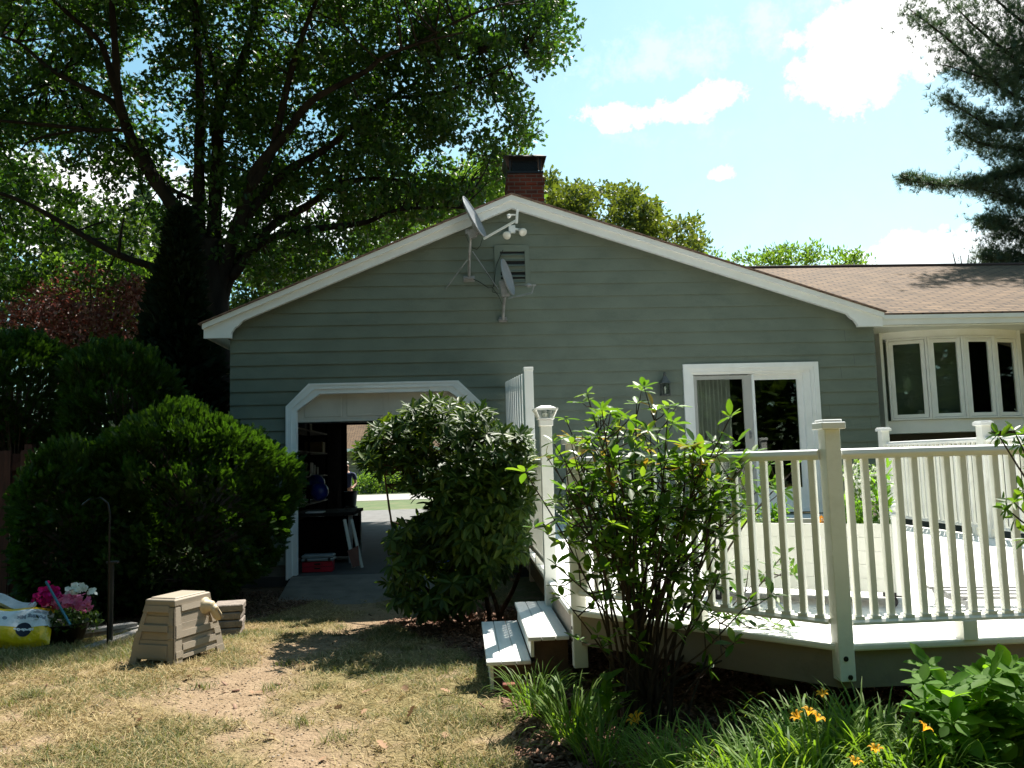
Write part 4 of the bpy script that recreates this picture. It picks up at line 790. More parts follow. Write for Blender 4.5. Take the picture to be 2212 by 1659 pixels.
tag(MB().add([tuple(np.array(bag(u_, .92))+[(-.02), .10+.10*w_, .02+.05*w_+.05*math.sin(u_*7)]) for w_ in (0, 1) for u_ in np.linspace(-.05, .72, 12)], [(i, i+1, 13+i, 12+i) for i in range(11)]).build('plastic_sack', mat('silver_plastic', (.5, .52, .55), .25, .2, 12, .5, 20), fix=False), 'shiny grey plastic sack lying behind the potting mix bag', 'sack').modifiers.new('s', 'SOLIDIFY').thickness = .03

# petunias in a dark hanging pot
pc = at(140, 1318, 7.75); PT = thing('flower_basket', 'dark pot of magenta, pink and white petunias beside the potting mix bag', 'flower basket', (pc[0], pc[1], .17))
MB().lathe([(0, .0), (.14, 0), (.21, .20), (.22, .20), (.20, .18), (0, .17)], (pc[0], pc[1], .15), 24).build('pot', 'black', PT, smooth=True)
PET = ([(0, 0, 0)]+[(math.cos(t_)*(.5 if i % 2 == 0 else .40), math.sin(t_)*(.5 if i % 2 == 0 else .40), .12) for i, t_ in enumerate(np.linspace(0, 2*math.pi, 11)[:-1])], [(0, i+1, (i+1) % 10+1) for i in range(10)])
def petals(nm, cpx, rpx, n_, cols, lab=None):
    pos = []; 
    for _ in range(n_):
        t_ = rng.uniform(0, 6.28); r_ = math.sqrt(rng.uniform(0, 1))*(1+.25*math.sin(3*t_))*(1.25 if rng.uniform() < .15 else 1); pos.append(at(cpx[0]+rpx[0]*r_*math.cos(t_), cpx[1]+rpx[1]*r_*math.sin(t_), pc[1]-.20+.16*r_+rng.uniform(-.03, .05)))
    d = dirs(n_, .3, .6)+np.array([0, -.9, .3]); d /= np.linalg.norm(d, axis=1)[:, None]; Rm = frame(d); Rm = Rm[:, :, [0, 2, 1]]; Rm[:, :, 0] *= -1
    scatter(nm, PET[0], PET[1], np.array(pos), Rm, rng.uniform(.042, .06, n_), leafmat(nm+'_mat', cols, .35, .6, .1, (1.2, 1.1, 1.1)), PT).name = nm
petals('magenta_flowers', (104, 1288), (30, 21), 80, [(.30, .005, .09), (.50, .01, .17), (.42, .01, .12)])
petals('pink_flowers', (140, 1300), (38, 16), 90, [(.62, .16, .36), (.75, .30, .50), (.55, .08, .24)]); petals('pink_flowers', (180, 1305), (24, 18), 46, [(.62, .16, .36), (.75, .30, .50), (.60, .06, .20)])
petals('white_flowers', (168, 1274), (30, 10), 46, [(.62, .72, .66), (.75, .82, .78)])
n_ = 500; t_ = rng.uniform(0, 6.28, n_); r_ = np.sqrt(rng.uniform(0, 1, n_))*.30; pos = np.stack([pc[0]+r_*np.cos(t_), pc[1]+r_*np.sin(t_)*.8, .36+.10*(1-(r_/.3)**2)+rng.uniform(-.10, .04, n_)], 1)
scatter('leaves', DIAM[0], DIAM[1], pos, frame(dirs(n_, .3)), rng.uniform(.04, .07, n_), leafmat('petunia_leaf', [(.03, .06, .02), (.06, .11, .03)]), PT)
MB().tube([at(99, 1256, 7.65), at(118, 1290, 7.55), at(148, 1345, 7.42)], .012, 8)
tag(MB().tube([at(99, 1256, 7.35), at(118, 1290, 7.3), at(152, 1350, 7.2)], .010, 8).build('garden_stake', mat('blue_stake', (.03, .16, .24), .4, .1, 8)), 'slanted blue garden stake between bag and petunias', 'stake')
# posts, timbers
sh = MB(); pb_ = atg(232, 1396); xh = pb_[0]; yh = pb_[1]; zt_ = float(at(232, 1075, yh)[2]); sh.tube([(xh, yh, .1), (xh, yh, zt_-.14), (xh-.02, yh, zt_-.05), (xh-.08, yh, zt_), (xh-.18, yh, zt_-.01), (xh-.24, yh, zt_-.06)], .009, 10)
tag(sh.build('shepherd_hook', 'black', smooth=True), 'tall black curved-top hook pole in front of the dark arborvitae', 'hook pole')
pm = MB(); pz = float(at(228, 1215, yh+.1)[2]); pm.box((xh-.015, yh+.1, pz/2+.05), (.03, .03, pz-.1)); pm.box((xh-.01, yh+.1, pz), (.10, .05, .02)); tag(pm.build('stake_post', mat('dark_post', (.03, .03, .03), .6, .2, 8), bevel=.003), 'short dark garden post with flat T-shaped top', 'post')
TB = ((185, 1404, 395, 1326, .0), (150, 1390, 375, 1330, .0), (150, 1392, 290, 1345, .05))
for i, (q0, q1, q2, q3, hh) in enumerate(TB):
    A0 = atg(q0, q1); A1 = at(q2, q3, 8.9-.3*i); A1[2] = .16+hh; A0[2] = .20+hh
    tag(MB().bar(A0, A1, .10, .035).build('timber_plank', 'timber', bevel=.003), ('long grey timber plank on the grass, nearest the lawn', 'grey timber plank lying just behind the nearest one', 'short grey plank resting on top of the other planks')[i], 'plank', 'grey timber planks by the potting bag')
# red fence behind the arborvitae
FN = thing('red_fence', 'dark red stained board fence half hidden behind the arborvitae', 'fence', (-6, 10.9, 0)); 
for i in range(16):
    x_ = -8.6+i*.30; MB().b2((x_, 11.30, 0), (x_+.17, 11.33, 2.02)).build('board', 'redfence', FN, bevel=.003)
for z_ in (.4, 1.75): MB().b2((-8.7, 11.335, z_), (-3.6, 11.38, z_+.12)).build('rail', 'redfence', FN)
for x_ in (-8.3, -5.9): MB().b2((x_, 11.385, 0), (x_+.1, 11.48, 2.1)).build('post', 'redfence', FN)
for i in range(16): MB().b2((-8.75+i*.30, 11.385, 0), (-8.6+i*.30, 11.41, 1.98)).build('back_board', 'redfence', FN)

# ================================================================== GARAGE CONTENTS
TX = thing('tool_box', 'red-drawered tool box with grey lid just inside the garage door', 'tool box', (-2.1, 12.35, .14))
tb0 = at(652, 1232, 12.3)[0]; tb1 = at(718, 1228, 12.3)[0]; b = MB(); b.b2((tb0, 12.3, .145), (tb1, 12.52, .30)); bo = b.build('drawer_box', mat('red_plastic', (.42, .008, .03), .4, .1, 5), TX, bevel=.008)
b = MB(); b.b2((tb0-.01, 12.28, .302), (tb1+.02, 12.54, .345)); b.b2((tb0-.005, 12.29, .345), (tb1+.015, 12.53, .395)); b.build('lid', mat('grey_plastic_lid', (.20, .22, .22), .4, .1, 5), TX, bevel=.012)
tm = (tb0+tb1)/2
for z_ in (.20, .262): MB().b2((tm-.04, 12.288, z_-.008), (tm+.05, 12.3, z_+.012)).build('drawer_pull', 'black', TX)
b = MB(); b.b2((tb0-.002, 12.296, .222), (tb1+.002, 12.299, .228)); b.build('seam', 'black', TX)
for x_ in (tb0+.05, tb1-.06): MB().b2((x_, 12.27, .31), (x_+.035, 12.285, .35)).build('latch', 'black', TX)
# leaning panels
lp_ = [(742, 1185, 772, 1225), (757, 1180, 790, 1220)]
for i, (xa, ya, xb, yb2) in enumerate(lp_):
    tag(MB().bar(at(xb-8, 1226, 12.45+.06*i), at(xa+2, 1122, 12.62+.06*i), .05, .02).build('trim_board', 'garagedoor'), ('white trim board leaning in the garage, left of the pair', 'white trim board leaning in the garage, right of the pair')[i], 'board', 'white trim boards leaning in the garage')
q0 = [at(750, 1190, 12.40), at(774, 1178, 12.40), at(776, 1222, 12.34), at(762, 1226, 12.34)]; tag(MB().add(q0+[q+np.array([0, .02, 0]) for q in q0], [(0, 1, 2, 3), (7, 6, 5, 4), (0, 4, 5, 1), (1, 5, 6, 2), (2, 6, 7, 3), (3, 7, 4, 0)]).build('tile_panel', mat('terracotta_panel', (.16, .065, .045), .8, .2, 8)), 'reddish brown panel leaning on the white boards in the garage', 'panel')
# shelves with boxes
SH = thing('storage_shelves', 'dark storage shelves along the garage wall with pale shelf edges', 'shelves', (-3.0, 14, .14))
sx0, sx1 = WL+.10, WL+.55
b = MB(); 
for y_ in (13.2, 15.2, 17.2): b.b2((sx0, y_, .14), (sx0+.04, y_+.04, 2.6)); b.b2((sx1-.04, y_, .14), (sx1, y_+.04, 2.6))
b.build('uprights', 'dark', SH)
for z_ in (.5, 1.0, 1.5, 1.95, 2.35): MB().b2((sx0, 13.2, z_), (sx1, 17.24, z_+.03)).build('shelf', 'timber', SH)
for i in range(14):
    z_ = (.53, 1.03, 1.53, 1.98, 2.38)[i % 5]; y_ = 13.4+((i*1.37) % 3.6); hh = random.uniform(.15, .28); c_ = random.choice([(.35, .33, .30), (.12, .10, .08), (.05, .06, .10), (.30, .22, .12)])
    tag(MB().b2((sx0+.05, y_, z_+.002), (sx1-.03, y_+random.uniform(.2, .4), z_+hh)).b2((sx0+.045, y_-.004, z_+hh-.03), (sx1-.026, y_+.15, z_+hh+.005)).build('storage_box', mat('box_%d' % i, c_, .8, .1, 6), bevel=.006), 'dim lidded box stored on the dark garage shelves', 'box', 'boxes on the garage shelves')
for i, (q0_, q1_, Yq) in enumerate(((683, 1044, 14.2), (690, 1062, 13.7))):
    c_ = at(q0_, q1_, Yq); o = MB().lathe([(.15*math.sin(k_*math.pi/12), -.15*math.cos(k_*math.pi/12)) for k_ in range(13)], c_, 24).build('exercise_ball', mat('blue_ball_%d' % i, (.02, .04, .30), .3, .1, 4, spec=.6), smooth=True); tag(o, ('upper dark blue ball stored in the garage', 'lower dark blue ball stored in the garage')[i], 'ball', 'blue balls in the garage')
WBn = thing('workbench', 'dark workbench holding the blue balls in the garage', 'workbench', (-2.1, 13.9, .14))
b = MB(); b.b2((-2.75, 13.3, .90), (-1.75, 14.6, .95)); b.build('top', 'ceiling', WBn)
for x_ in (-2.72, -1.84):
    for y_ in (13.34, 14.5): MB().b2((x_, y_, .14), (x_+.06, y_+.06, .90)).build('leg', 'grey', WBn)
MB().b2((-2.7, 13.36, .25), (-1.8, 14.5, .82)).build('cabinet', 'dark', WBn)
pz_ = at(662, 1083, 13.32); tag(MB().b2((pz_[0]-.02, 13.33, .952), (pz_[0]+.26, 13.6, .97)).build('paper_pad', 'white'), 'flat white pad on the edge of the garage workbench', 'paper')
b = MB(); b.lathe([(.0, .10), (.135, .10), (.17, .46), (.19, .46), (.19, .49), (.165, .49), (.13, .13), (0, .13)], (float(at(758, 1090, 21.6)[0]), 21.6, .55), 20)
b.lathe([(0, -.41), (.17, -.41), (.17, .09), (0, .09)], (float(at(758, 1090, 21.6)[0]), 21.6, .55), 16); tag(b.build('grey_bin', mat('grey_bin', (.16, .17, .19), .6, .1, 5)), 'round grey bin by the far garage opening', 'bin')
tag(MB().b2((-.35, 12.4, .145), (.1, 12.9, .16)).b2((-.33, 12.42, .16), (.08, 12.88, .30)).build('blue_tub', mat('blue_tub', (.01, .10, .50), .4, .1, 5), bevel=.02), 'bright blue plastic tub on the garage floor behind the rhododendron', 'tub')
bk = MB()
# person at the far side of the garage
def skinned(name, pts, edges, material, parent=None, sub=2):
    me = bpy.data.meshes.new(name); me.from_pydata([tuple(p_[:3]) for p_ in pts], edges, []); o = bpy.data.objects.new(name, me); COL.objects.link(o)
    sk = o.modifiers.new('skin', 'SKIN'); sk.use_smooth_shade = True
    for i, p_ in enumerate(pts): me.skin_vertices[0].data[i].radius = (p_[3], p_[4] if len(p_) > 4 else p_[3])
    me.skin_vertices[0].data[0].use_root = True; ss = o.modifiers.new('sub', 'SUBSURF'); ss.levels = sub; ss.render_levels = sub
    me.materials.append(material)
    if parent: o.parent = parent
    return o
px_ = at(749, 1060, 23.9); PE = thing('person', 'person with pale hair in a navy shirt and light shorts beyond the garage', 'person', (px_[0], 23.9, .05))
skin = mat('skin', (.45, .25, .17), .55, .05, 6)
P_ = [(0, 0, .93, .14, .10), (0, 0, 1.15, .13, .09), (0, 0, 1.38, .17, .10), (0, 0, 1.50, .055), (0, -.01, 1.60, .075), (0, -.01, 1.70, .085), (.10, 0, .85, .095), (.11, .0, .48, .055), (.12, .02, .08, .035), (.13, -.08, .03, .04), (-.10, 0, .85, .095), (-.11, 0, .48, .055), (-.12, .02, .08, .035), (-.13, -.08, .03, .04),
      (.21, 0, 1.40, .052), (.27, -.05, 1.13, .04), (.20, -.22, 1.02, .030), (.17, -.30, 1.01, .035), (-.21, 0, 1.40, .052), (-.27, 0, 1.12, .04), (-.25, -.08, .90, .030), (-.25, -.10, .82, .035)]
E_ = [(0, 1), (1, 2), (2, 3), (3, 4), (4, 5), (0, 6), (6, 7), (7, 8), (8, 9), (0, 10), (10, 11), (11, 12), (12, 13), (2, 14), (14, 15), (15, 16), (16, 17), (2, 18), (18, 19), (19, 20), (20, 21)]
skinned('body', P_, E_, skin, PE)
skinned('shirt', [(0, 0, .95, .155, .115), (0, 0, 1.15, .15, .105), (0, 0, 1.40, .185, .115), (.22, 0, 1.40, .07), (.255, -.03, 1.22, .062), (-.22, 0, 1.40, .07), (-.255, 0, 1.22, .062)], [(0, 1), (1, 2), (2, 3), (3, 4), (2, 5), (5, 6)], mat('navy_shirt', (.02, .03, .09), .8, .1, 6), PE)
skinned('shorts', [(0, 0, .93, .15, .115), (.10, 0, .82, .11), (.11, 0, .55, .10), (-.10, 0, .82, .11), (-.11, 0, .55, .10)], [(0, 1), (1, 2), (0, 3), (3, 4)], mat('light_shorts', (.5, .5, .5), .8, .05, 6), PE)
skinned('hair', [(0, .02, 1.72, .088), (0, .0, 1.78, .06)], [(0, 1)], mat('pale_hair', (.55, .53, .50), .8, .1, 20), PE)
fc = MB(); 
for sx in (-1, 1): fc.lathe([(0, 0), (.010, .002), (0, .006)], (px_[0]+sx*.03, 23.9-.088, 1.74), 8, (0, -1, 0))
fc.box((px_[0], 23.9-.09, 1.665), (.04, .006, .008)); fc.build('face_features', mat('face_dark', (.06, .03, .03), .6, .1, 5), PE); MB().add([(px_[0]-.012, 23.81, 1.695), (px_[0]+.012, 23.81, 1.695), (px_[0], 23.815, 1.735), (px_[0], 23.79, 1.70)], [(0, 1, 3), (1, 2, 3), (2, 0, 3), (0, 2, 1)]).build('nose', skin, PE)

# ================================================================== NEIGHBOUR'S HOUSE across the street
YN = 52; NB = thing('neighbour_house', 'tan house with brown shingled roof across the street, seen through the garage', 'house', tuple(at(850, 1060, YN)*[1, 1, 0]))
nx0, nx1 = float(at(700, 1000, YN)[0]), float(at(1350, 1000, YN)[0]); ze = float(at(780, 968, YN)[2]); zr = ze+2.2
M['tanside'] = brickmat('tan_siding', (.25, .22, .15), (.235, .205, .14), (.14, .12, .08), (('x', .02), ('z', 1)), 8, .20, .02, bump=.3, nvar=.1)
MB().b2((nx0, YN, 0), (nx1, YN+8, ze)).build('wall', 'tanside', NB); rr = MB(); rr.add([(nx0-.5, YN-.6, ze-.05), (nx1+.5, YN-.6, ze-.05), (nx1+.5, YN+4, zr+.3), (nx0-.5, YN+4, zr+.3), (nx0-.5, YN+8.6, ze), (nx1+.5, YN+8.6, ze)], [(0, 1, 2, 3), (3, 2, 5, 4)]); rr.build('roof', 'shingle', NB, fix=False)
MB().b2((nx0-.5, YN-.68, ze-.22), (nx1+.5, YN-.6, ze-.03)).build('gutter', 'white', NB)
wx, wz = at(828, 997, YN)[0], at(828, 997, YN)[2]; oc = [(wx+.42*math.cos(t_), wz-.05+.55*math.sin(t_)) for t_ in np.arange(8)*math.pi/4+math.pi/8]; oi = [(wx+.27*math.cos(t_), wz-.05+.38*math.sin(t_)) for t_ in np.arange(8)*math.pi/4+math.pi/8]
q = MB(); [q.prism([oc[i], oc[(i+1) % 8], oi[(i+1) % 8], oi[i]], YN-.06, YN+.02) for i in range(8)]; wo = q.build('octagonal_window', 'white', NB); MB().prism(oi, YN-.02, YN+.02).build('pane', 'black', wo)
dw = MB(); dx_ = at(802, 1040, YN)[0]; dw.b2((dx_-.2, YN-.03, .3), (dx_+.2, YN+.02, 1.9)); dw.build('window', 'black', NB)

# ================================================================== PLANTS
def smooth_path(pts, n=6):
    pts = np.array(pts, float); out = []
    P = np.vstack([2*pts[0]-pts[1], pts, 2*pts[-1]-pts[-2]])
    for i in range(1, len(P)-2):
        for t in np.linspace(0, 1, n, endpoint=False):
            a, b, c, d = P[i-1], P[i], P[i+1], P[i+2]; out.append(.5*((2*b)+(-a+c)*t+(2*a-5*b+4*c-d)*t*t+(-a+3*b-3*c+d)*t**3))
    out.append(pts[-1]); return np.array(out)
LM = {}
LM['oak'] = leafmat('oak_leaf', [(.016, .042, .009), (.033, .074, .014), (.06, .11, .020), (.022, .055, .010)], .36, .45, .3, (2.0, 2.3, .65))
LM['oakfar'] = leafmat('far_oak_leaf', [(.05, .075, .015), (.09, .12, .03), (.07, .10, .02)], .38, .5, .3)
LM['bright'] = leafmat('bright_leaf', [(.05, .11, .02), (.09, .17, .035), (.12, .20, .05)], .45, .5, .3)
LM['dim'] = leafmat('deep_green_leaf', [(.012, .03, .008), (.03, .06, .014), (.05, .09, .02)], .35, .5, .3)  # deep green, darker than the bright leaf set
LM['red'] = leafmat('red_maple_leaf', [(.10, .03, .025), (.17, .07, .055), (.13, .045, .035), (.32, .22, .19)], .35, .45, .4, (1.6, 1.0, .9))  # palest tone paints pink light reflections into some leaves
LM['thuja'] = leafmat('arborvitae_spray', [(.012, .030, .007), (.024, .054, .010), (.036, .078, .014), (.016, .038, .008), (.050, .095, .018)], .30, .6, .2, (2.4, 2.6, .6))
LM['darkcon'] = leafmat('dark_conifer', [(.008, .016, .007), (.014, .026, .010)], .1, .6, .15)
LM['pine'] = leafmat('pine_needles', [(.030, .060, .042), (.060, .098, .066), (.075, .10, .045)], .28, .5, .25, (1.6, 1.7, 1.0))
LM['rhodo'] = leafmat('rhododendron_leaf', [(.014, .034, .006), (.030, .064, .010), (.075, .115, .017)], .20, .48, .18, (3.6, 3.4, .7))
LM['azal'] = leafmat('shrub_leaf', [(.03, .08, .012), (.06, .13, .02), (.045, .10, .015), (.12, .20, .035)], .5, .42, .35, (2.4, 2.2, .6))
LM['newleaf'] = leafmat('coppery_new_leaf', [(.15, .18, .03), (.22, .13, .03), (.12, .19, .035), (.14, .20, .04)], .5, .35, .45, (1.8, 1.5, .6))
LM['lily'] = leafmat('daylily_blade', [(.06, .125, .02), (.13, .22, .035), (.09, .17, .028), (.20, .26, .07)], .4, .55, .2, (2.0, 2.0, .6))
LM['orange'] = leafmat('orange_petal', [(.85, .38, .02), (.88, .50, .04)], .5, .6, .1, (1.1, 1.05, .9))
LM['hydr'] = leafmat('hydrangea_leaf', [(.05, .13, .015), (.11, .22, .03), (.08, .17, .02)], .5, .6, .15, (2.5, 2.4, .6))
LM['dry'] = leafmat('dry_grass', [(.33, .25, .125), (.47, .38, .21), (.22, .165, .075), (.19, .17, .07)], .25, .8, .1, (1.2, 1.1, .9))
LM['green'] = leafmat('green_grass', [(.06, .085, .028), (.10, .12, .04), (.15, .155, .06), (.25, .22, .11)], .3, .6, .2, (1.5, 1.6, .8))
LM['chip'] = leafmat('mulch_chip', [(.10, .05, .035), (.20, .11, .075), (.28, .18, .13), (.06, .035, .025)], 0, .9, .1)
LM['fallen'] = leafmat('fallen_leaf', [(.45, .34, .22), (.30, .16, .09), (.55, .47, .35)], .15, .8, .1, (1, 1, 1))
LM['whitefl'] = leafmat('white_flowers', [(.7, .72, .62), (.78, .78, .7)], .2, .7, .1, (1, 1, 1))

# ---- the big oak ----
OK_ = thing('oak_tree', 'large spreading oak with dark forked limbs rising behind the left of the house', 'oak tree', (-4.74, 16, 0))
def limb(px, ys, r0, r1, mb, n=5):
    ys = np.interp(np.linspace(0, 1, len(px)), np.linspace(0, 1, len(ys)), ys); pts = smooth_path([at(a, b, y_) for (a, b), y_ in zip(px, ys)], n); k = len(pts); r0, r1 = r0*.88, r1*.8
    rad = np.linspace(r0, r1, k)*(1+.06*np.sin(np.arange(k)*1.7)); mb.tube(pts, rad, 9, cap=True); return pts
tk = MB(); skel = []
tr = [tuple(at(466, 860, 16)), tuple(at(468, 720, 16)), tuple(at(462, 600, 16)), tuple(at(458, 520, 16))]
base = np.array([tr[0][0]-.03, 16, 0]); pts = smooth_path([base+[0, 0, -.1], base+[0, 0, .6]]+[np.array(q) for q in tr], 5); tk.tube(pts, np.linspace(.34, .21, len(pts))+np.array([.12, .06]+[0]*(len(pts)-2)), 14); skel.append(pts)
LIMBS = [([(458, 590), (430, 519), (358, 422), (315, 358), (286, 304), (268, 258), (254, 200), (250, 118), (240, 0), (230, -120)], (16, 15.2), .19, .05),
 ([(268, 258), (240, 160), (215, 90), (154, 36), (100, -20), (40, -120)], (15.4, 14.6), .085, .03), ([(268, 258), (233, 215), (161, 179), (100, 143), (36, 90), (-60, 60)], (15.4, 15.8), .08, .03),
 ([(280, 290), (255, 281), (161, 283), (72, 302), (40, 330)], (15.4, 14.6), .05, .015), ([(215, 283), (100, 270), (0, 261), (-120, 255)], (15.1, 14.6), .05, .02), ([(330, 372), (304, 351), (250, 300), (193, 250), (154, 208), (90, 180)], (15.5, 16.6), .07, .02),
 ([(452, 560), (433, 519), (430, 358), (433, 215), (426, 90), (422, 0), (415, -140)], (16, 16.3), .16, .05), ([(460, 540), (462, 500), (469, 358), (473, 233), (501, 179), (537, 90), (555, 0), (570, -100)], (16, 16.8), .18, .05),
 ([(473, 240), (465, 160), (447, 90), (430, 0), (435, -80)], (16.5, 17.2), .08, .03), ([(445, 445), (430, 437), (354, 397), (322, 337), (300, 300)], (16, 16.8), .07, .02),
 ([(470, 640), (490, 560), (519, 465), (540, 400), (558, 358), (612, 297), (658, 233), (701, 200), (790, 154), (826, 125), (900, 95), (1000, 70)], (16, 15.0), .16, .02), ([(535, 410), (573, 358), (594, 304), (612, 222), (637, 125), (662, 54), (683, 0), (700, -90)], (15.7, 15.5), .11, .04),
 ([(505, 520), (540, 458), (612, 376), (690, 330), (740, 293), (791, 243), (844, 211), (898, 179), (952, 143), (1060, 100)], (16, 16.8), .12, .02), ([(475, 660), (500, 590), (540, 537), (594, 483), (665, 444), (726, 401), (791, 387), (862, 390), (916, 412), (1005, 419)], (16, 17.3), .15, .015),
 ([(500, 600), (558, 530), (630, 501), (719, 490), (791, 480), (852, 455), (934, 448), (1010, 450)], (16, 15.6), .11, .02), ([(726, 401), (740, 376), (773, 337), (812, 272), (840, 240)], (16.8, 17.5), .06, .02),
 ([(460, 660), (440, 610), (395, 590), (322, 573), (251, 548), (179, 508), (107, 465), (36, 430), (-60, 400)], (16, 14.4), .11, .035), ([(255, 550), (262, 500), (268, 470)], (15, 14.8), .04, .015), ([(845, 212), (950, 200), (1060, 160), (1150, 110)], (16.5, 16.2), .05, .015), ([(900, 95), (1000, 40), (1080, 10)], (15.2, 15), .04, .02)]
for px, ys, r0, r1 in LIMBS: skel.append(limb(px, ys, r0, r1, tk))
tk.tube(smooth_path([at(683, 0, 15.5), (-2.6, 14.2, 11.6), (-1.4, 13.2, 11.2), (-.5, 12.8, 10.9)], 5), np.linspace(.06, .015, 16), 7); tk.tube(smooth_path([(-1.4, 13.2, 11.2), (-.8, 12.6, 11.1), (.2, 12.5, 11.3)], 4), np.linspace(.03, .01, 9), 6)  # limb added to carry the clump that shades the lawn
SK = np.vstack([s_[::2] for s_ in skel[1:]])
tk.build('trunk', 'bark', OK_, smooth=True)
CROWN = [(-300, -400), (1290, -300), (1215, -20), (1212, 20), (1240, 66), (1225, 110), (1165, 145), (1130, 128), (1128, 185), (1148, 215), (1138, 300), (1120, 335), (1085, 380), (1030, 415), (985, 455), (905, 482), (850, 505), (780, 555), (700, 590), (610, 640), (560, 600), (470, 560), (400, 640), (330, 610), (250, 640), (120, 620), (-300, 640)]
GAPS = [(322, 110, 30, 60), (107, 330, 75, 28), (330, 230, 28, 34), (365, 345, 28, 42), (150, 395, 60, 22), (90, 470, 32, 20), (230, 470, 40, 16), (300, 420, 40, 26), (470, 60, 12, 26), (430, 140, 10, 26), (730, 560, 24, 24), (640, 455, 24, 20), (640, 560, 30, 14), (25, 200, 24, 18), (520, 250, 12, 24), (590, 440, 12, 20), (700, 300, 20, 12), (860, 300, 22, 9), (760, 240, 16, 9), (960, 330, 20, 8), (1000, 250, 12, 9)]
NC = 1900; cl = []
while len(cl) < NC:
    a, b = rng.uniform(-260, 1250), rng.uniform(-60, 650)
    if not inpoly(a, b, CROWN): continue
    if any(((a-g[0])/g[2])**2+((b-g[1])/g[3])**2 < 1 for g in GAPS) and rng.uniform() < .93: continue
    if fbm(a/60, b/60, 1.0, 31) < .42 and rng.uniform() < .72: continue
    if b > 430 and a < 520 and rng.uniform() < .35: continue
    if b > 60 and a < 480 and rng.uniform() < .32: continue
    cl.append(at(a, b, rng.uniform(15.5, 19.2) if a < 900 else rng.uniform(15.2, 18.0)))
n_over = 0; tries = 0
while n_over < 1500 and tries < 60000:      # the part of the crown above the picture
    tries += 1
    q = rng.normal(size=3); q /= np.linalg.norm(q); q = q*rng.uniform(.25, 1)**.5*np.array([4.6, 4.6, 3.9])+np.array([-4.9, 13.7, 11.0])
    u, v_ = proj(q)
    if v_ < -25 or u < -30: cl.append(q); n_over += 1
for _ in range(150): cl.append(np.array([-.7, 12.9, 10.9])+np.clip(rng.normal(size=3), -1.6, 1.6)*np.array([.75, .55, .5]))  # extra clump above the view, added to shade the left lawn
cl = np.array(cl)
d2 = ((cl[:, None, :]-SK[None])**2).sum(2); j = d2.argmin(1); dist = np.sqrt(d2[np.arange(len(cl)), j]); tw = MB()
for i in range(len(cl)):
    if dist[i] < 1.9 and i < len(cl)-150 and rng.uniform() < .62:
        a, b = SK[j[i]], cl[i]; mid = (a+b)/2+rng.normal(size=3)*.10*dist[i]+[0, 0, .05]; r_ = .010+.008*dist[i]; tw.tube(smooth_path([a, mid, b], 3), np.linspace(r_, .006, 7), 4, cap=False)
tw.build('twigs', 'bark', OK_, fix=False)
def leafcloud(nm, centres, per, rad, size, template, mt, parent, up=.2, flat=.75, jitter=.3):
    n_ = len(centres)*per; c = np.repeat(centres, per, 0); o = rng.normal(size=(n_, 3)); o /= np.linalg.norm(o, axis=1)[:, None]; o *= (rng.uniform(0, 1, n_)**.45)[:, None]; rr = np.repeat(rad*rng.uniform(1-jitter, 1+jitter, len(centres)), per) if np.isscalar(rad) else np.repeat(rad, per)
    pos = c+o*rr[:, None]*np.array([1, 1, flat]); d = dirs(n_, up)+o*.6; return scatter(nm, template[0], template[1], pos, frame(d, rng.uniform(0, 6.28, n_)), rng.uniform(size*.7, size*1.2, n_), mt, parent)
leafcloud('crown', cl, 50, .38, .13, OAK, LM['oak'], OK_, up=.05, flat=.6)

def blob_tree(name, label, cat, base, cents, per, crad, size, template, mt, trunk_r=.15, bark='bark', group=None, trunk_top=None, up=.2, flat=.8, limbs=6):
    T = thing(name, label, cat, tuple(base), group); cents = np.array(cents); top = np.array(trunk_top) if trunk_top is not None else cents.mean(0)
    tb = MB(); base = np.array(base, float); tb.tube(smooth_path([base+[0, 0, -.1], base*.6+top*.4+rng.normal(size=3)*[.1, .1, 0], top], 5), np.linspace(trunk_r, trunk_r*.35, 11), 8)
    for i in rng.choice(len(cents), min(limbs*4, len(cents)), replace=False):
        s_ = base+(top-base)*rng.uniform(.35, .95); m_ = (s_+cents[i])/2+[0, 0, .08*np.linalg.norm(cents[i]-s_)]; tb.tube(smooth_path([s_, m_, cents[i]], 3), np.linspace(trunk_r*.35, .012, 7), 5, cap=False)
    tb.build('trunk', bark, T, smooth=True); leafcloud('crown', cents, per, crad, size, template, mt, T, up=up, flat=flat); return T
def px_clusters(poly, n_, y0, y1, gaps=(), thresh=.4, keep=.3, seed=3, fr=50):
    xs_ = [q[0] for q in poly]; ys_ = [q[1] for q in poly]; out = []
    while len(out) < n_:
        a, b = rng.uniform(min(xs_), max(xs_)), rng.uniform(min(ys_), max(ys_))
        if not inpoly(a, b, poly): continue
        if fbm(a/fr, b/fr, 1.0, seed) < thresh and rng.uniform() > keep: continue
        out.append(at(a, b, rng.uniform(y0, y1)))
    return np.array(out)
def gb(px, Y): q = at(px, 900, Y); return (q[0], Y, 0)
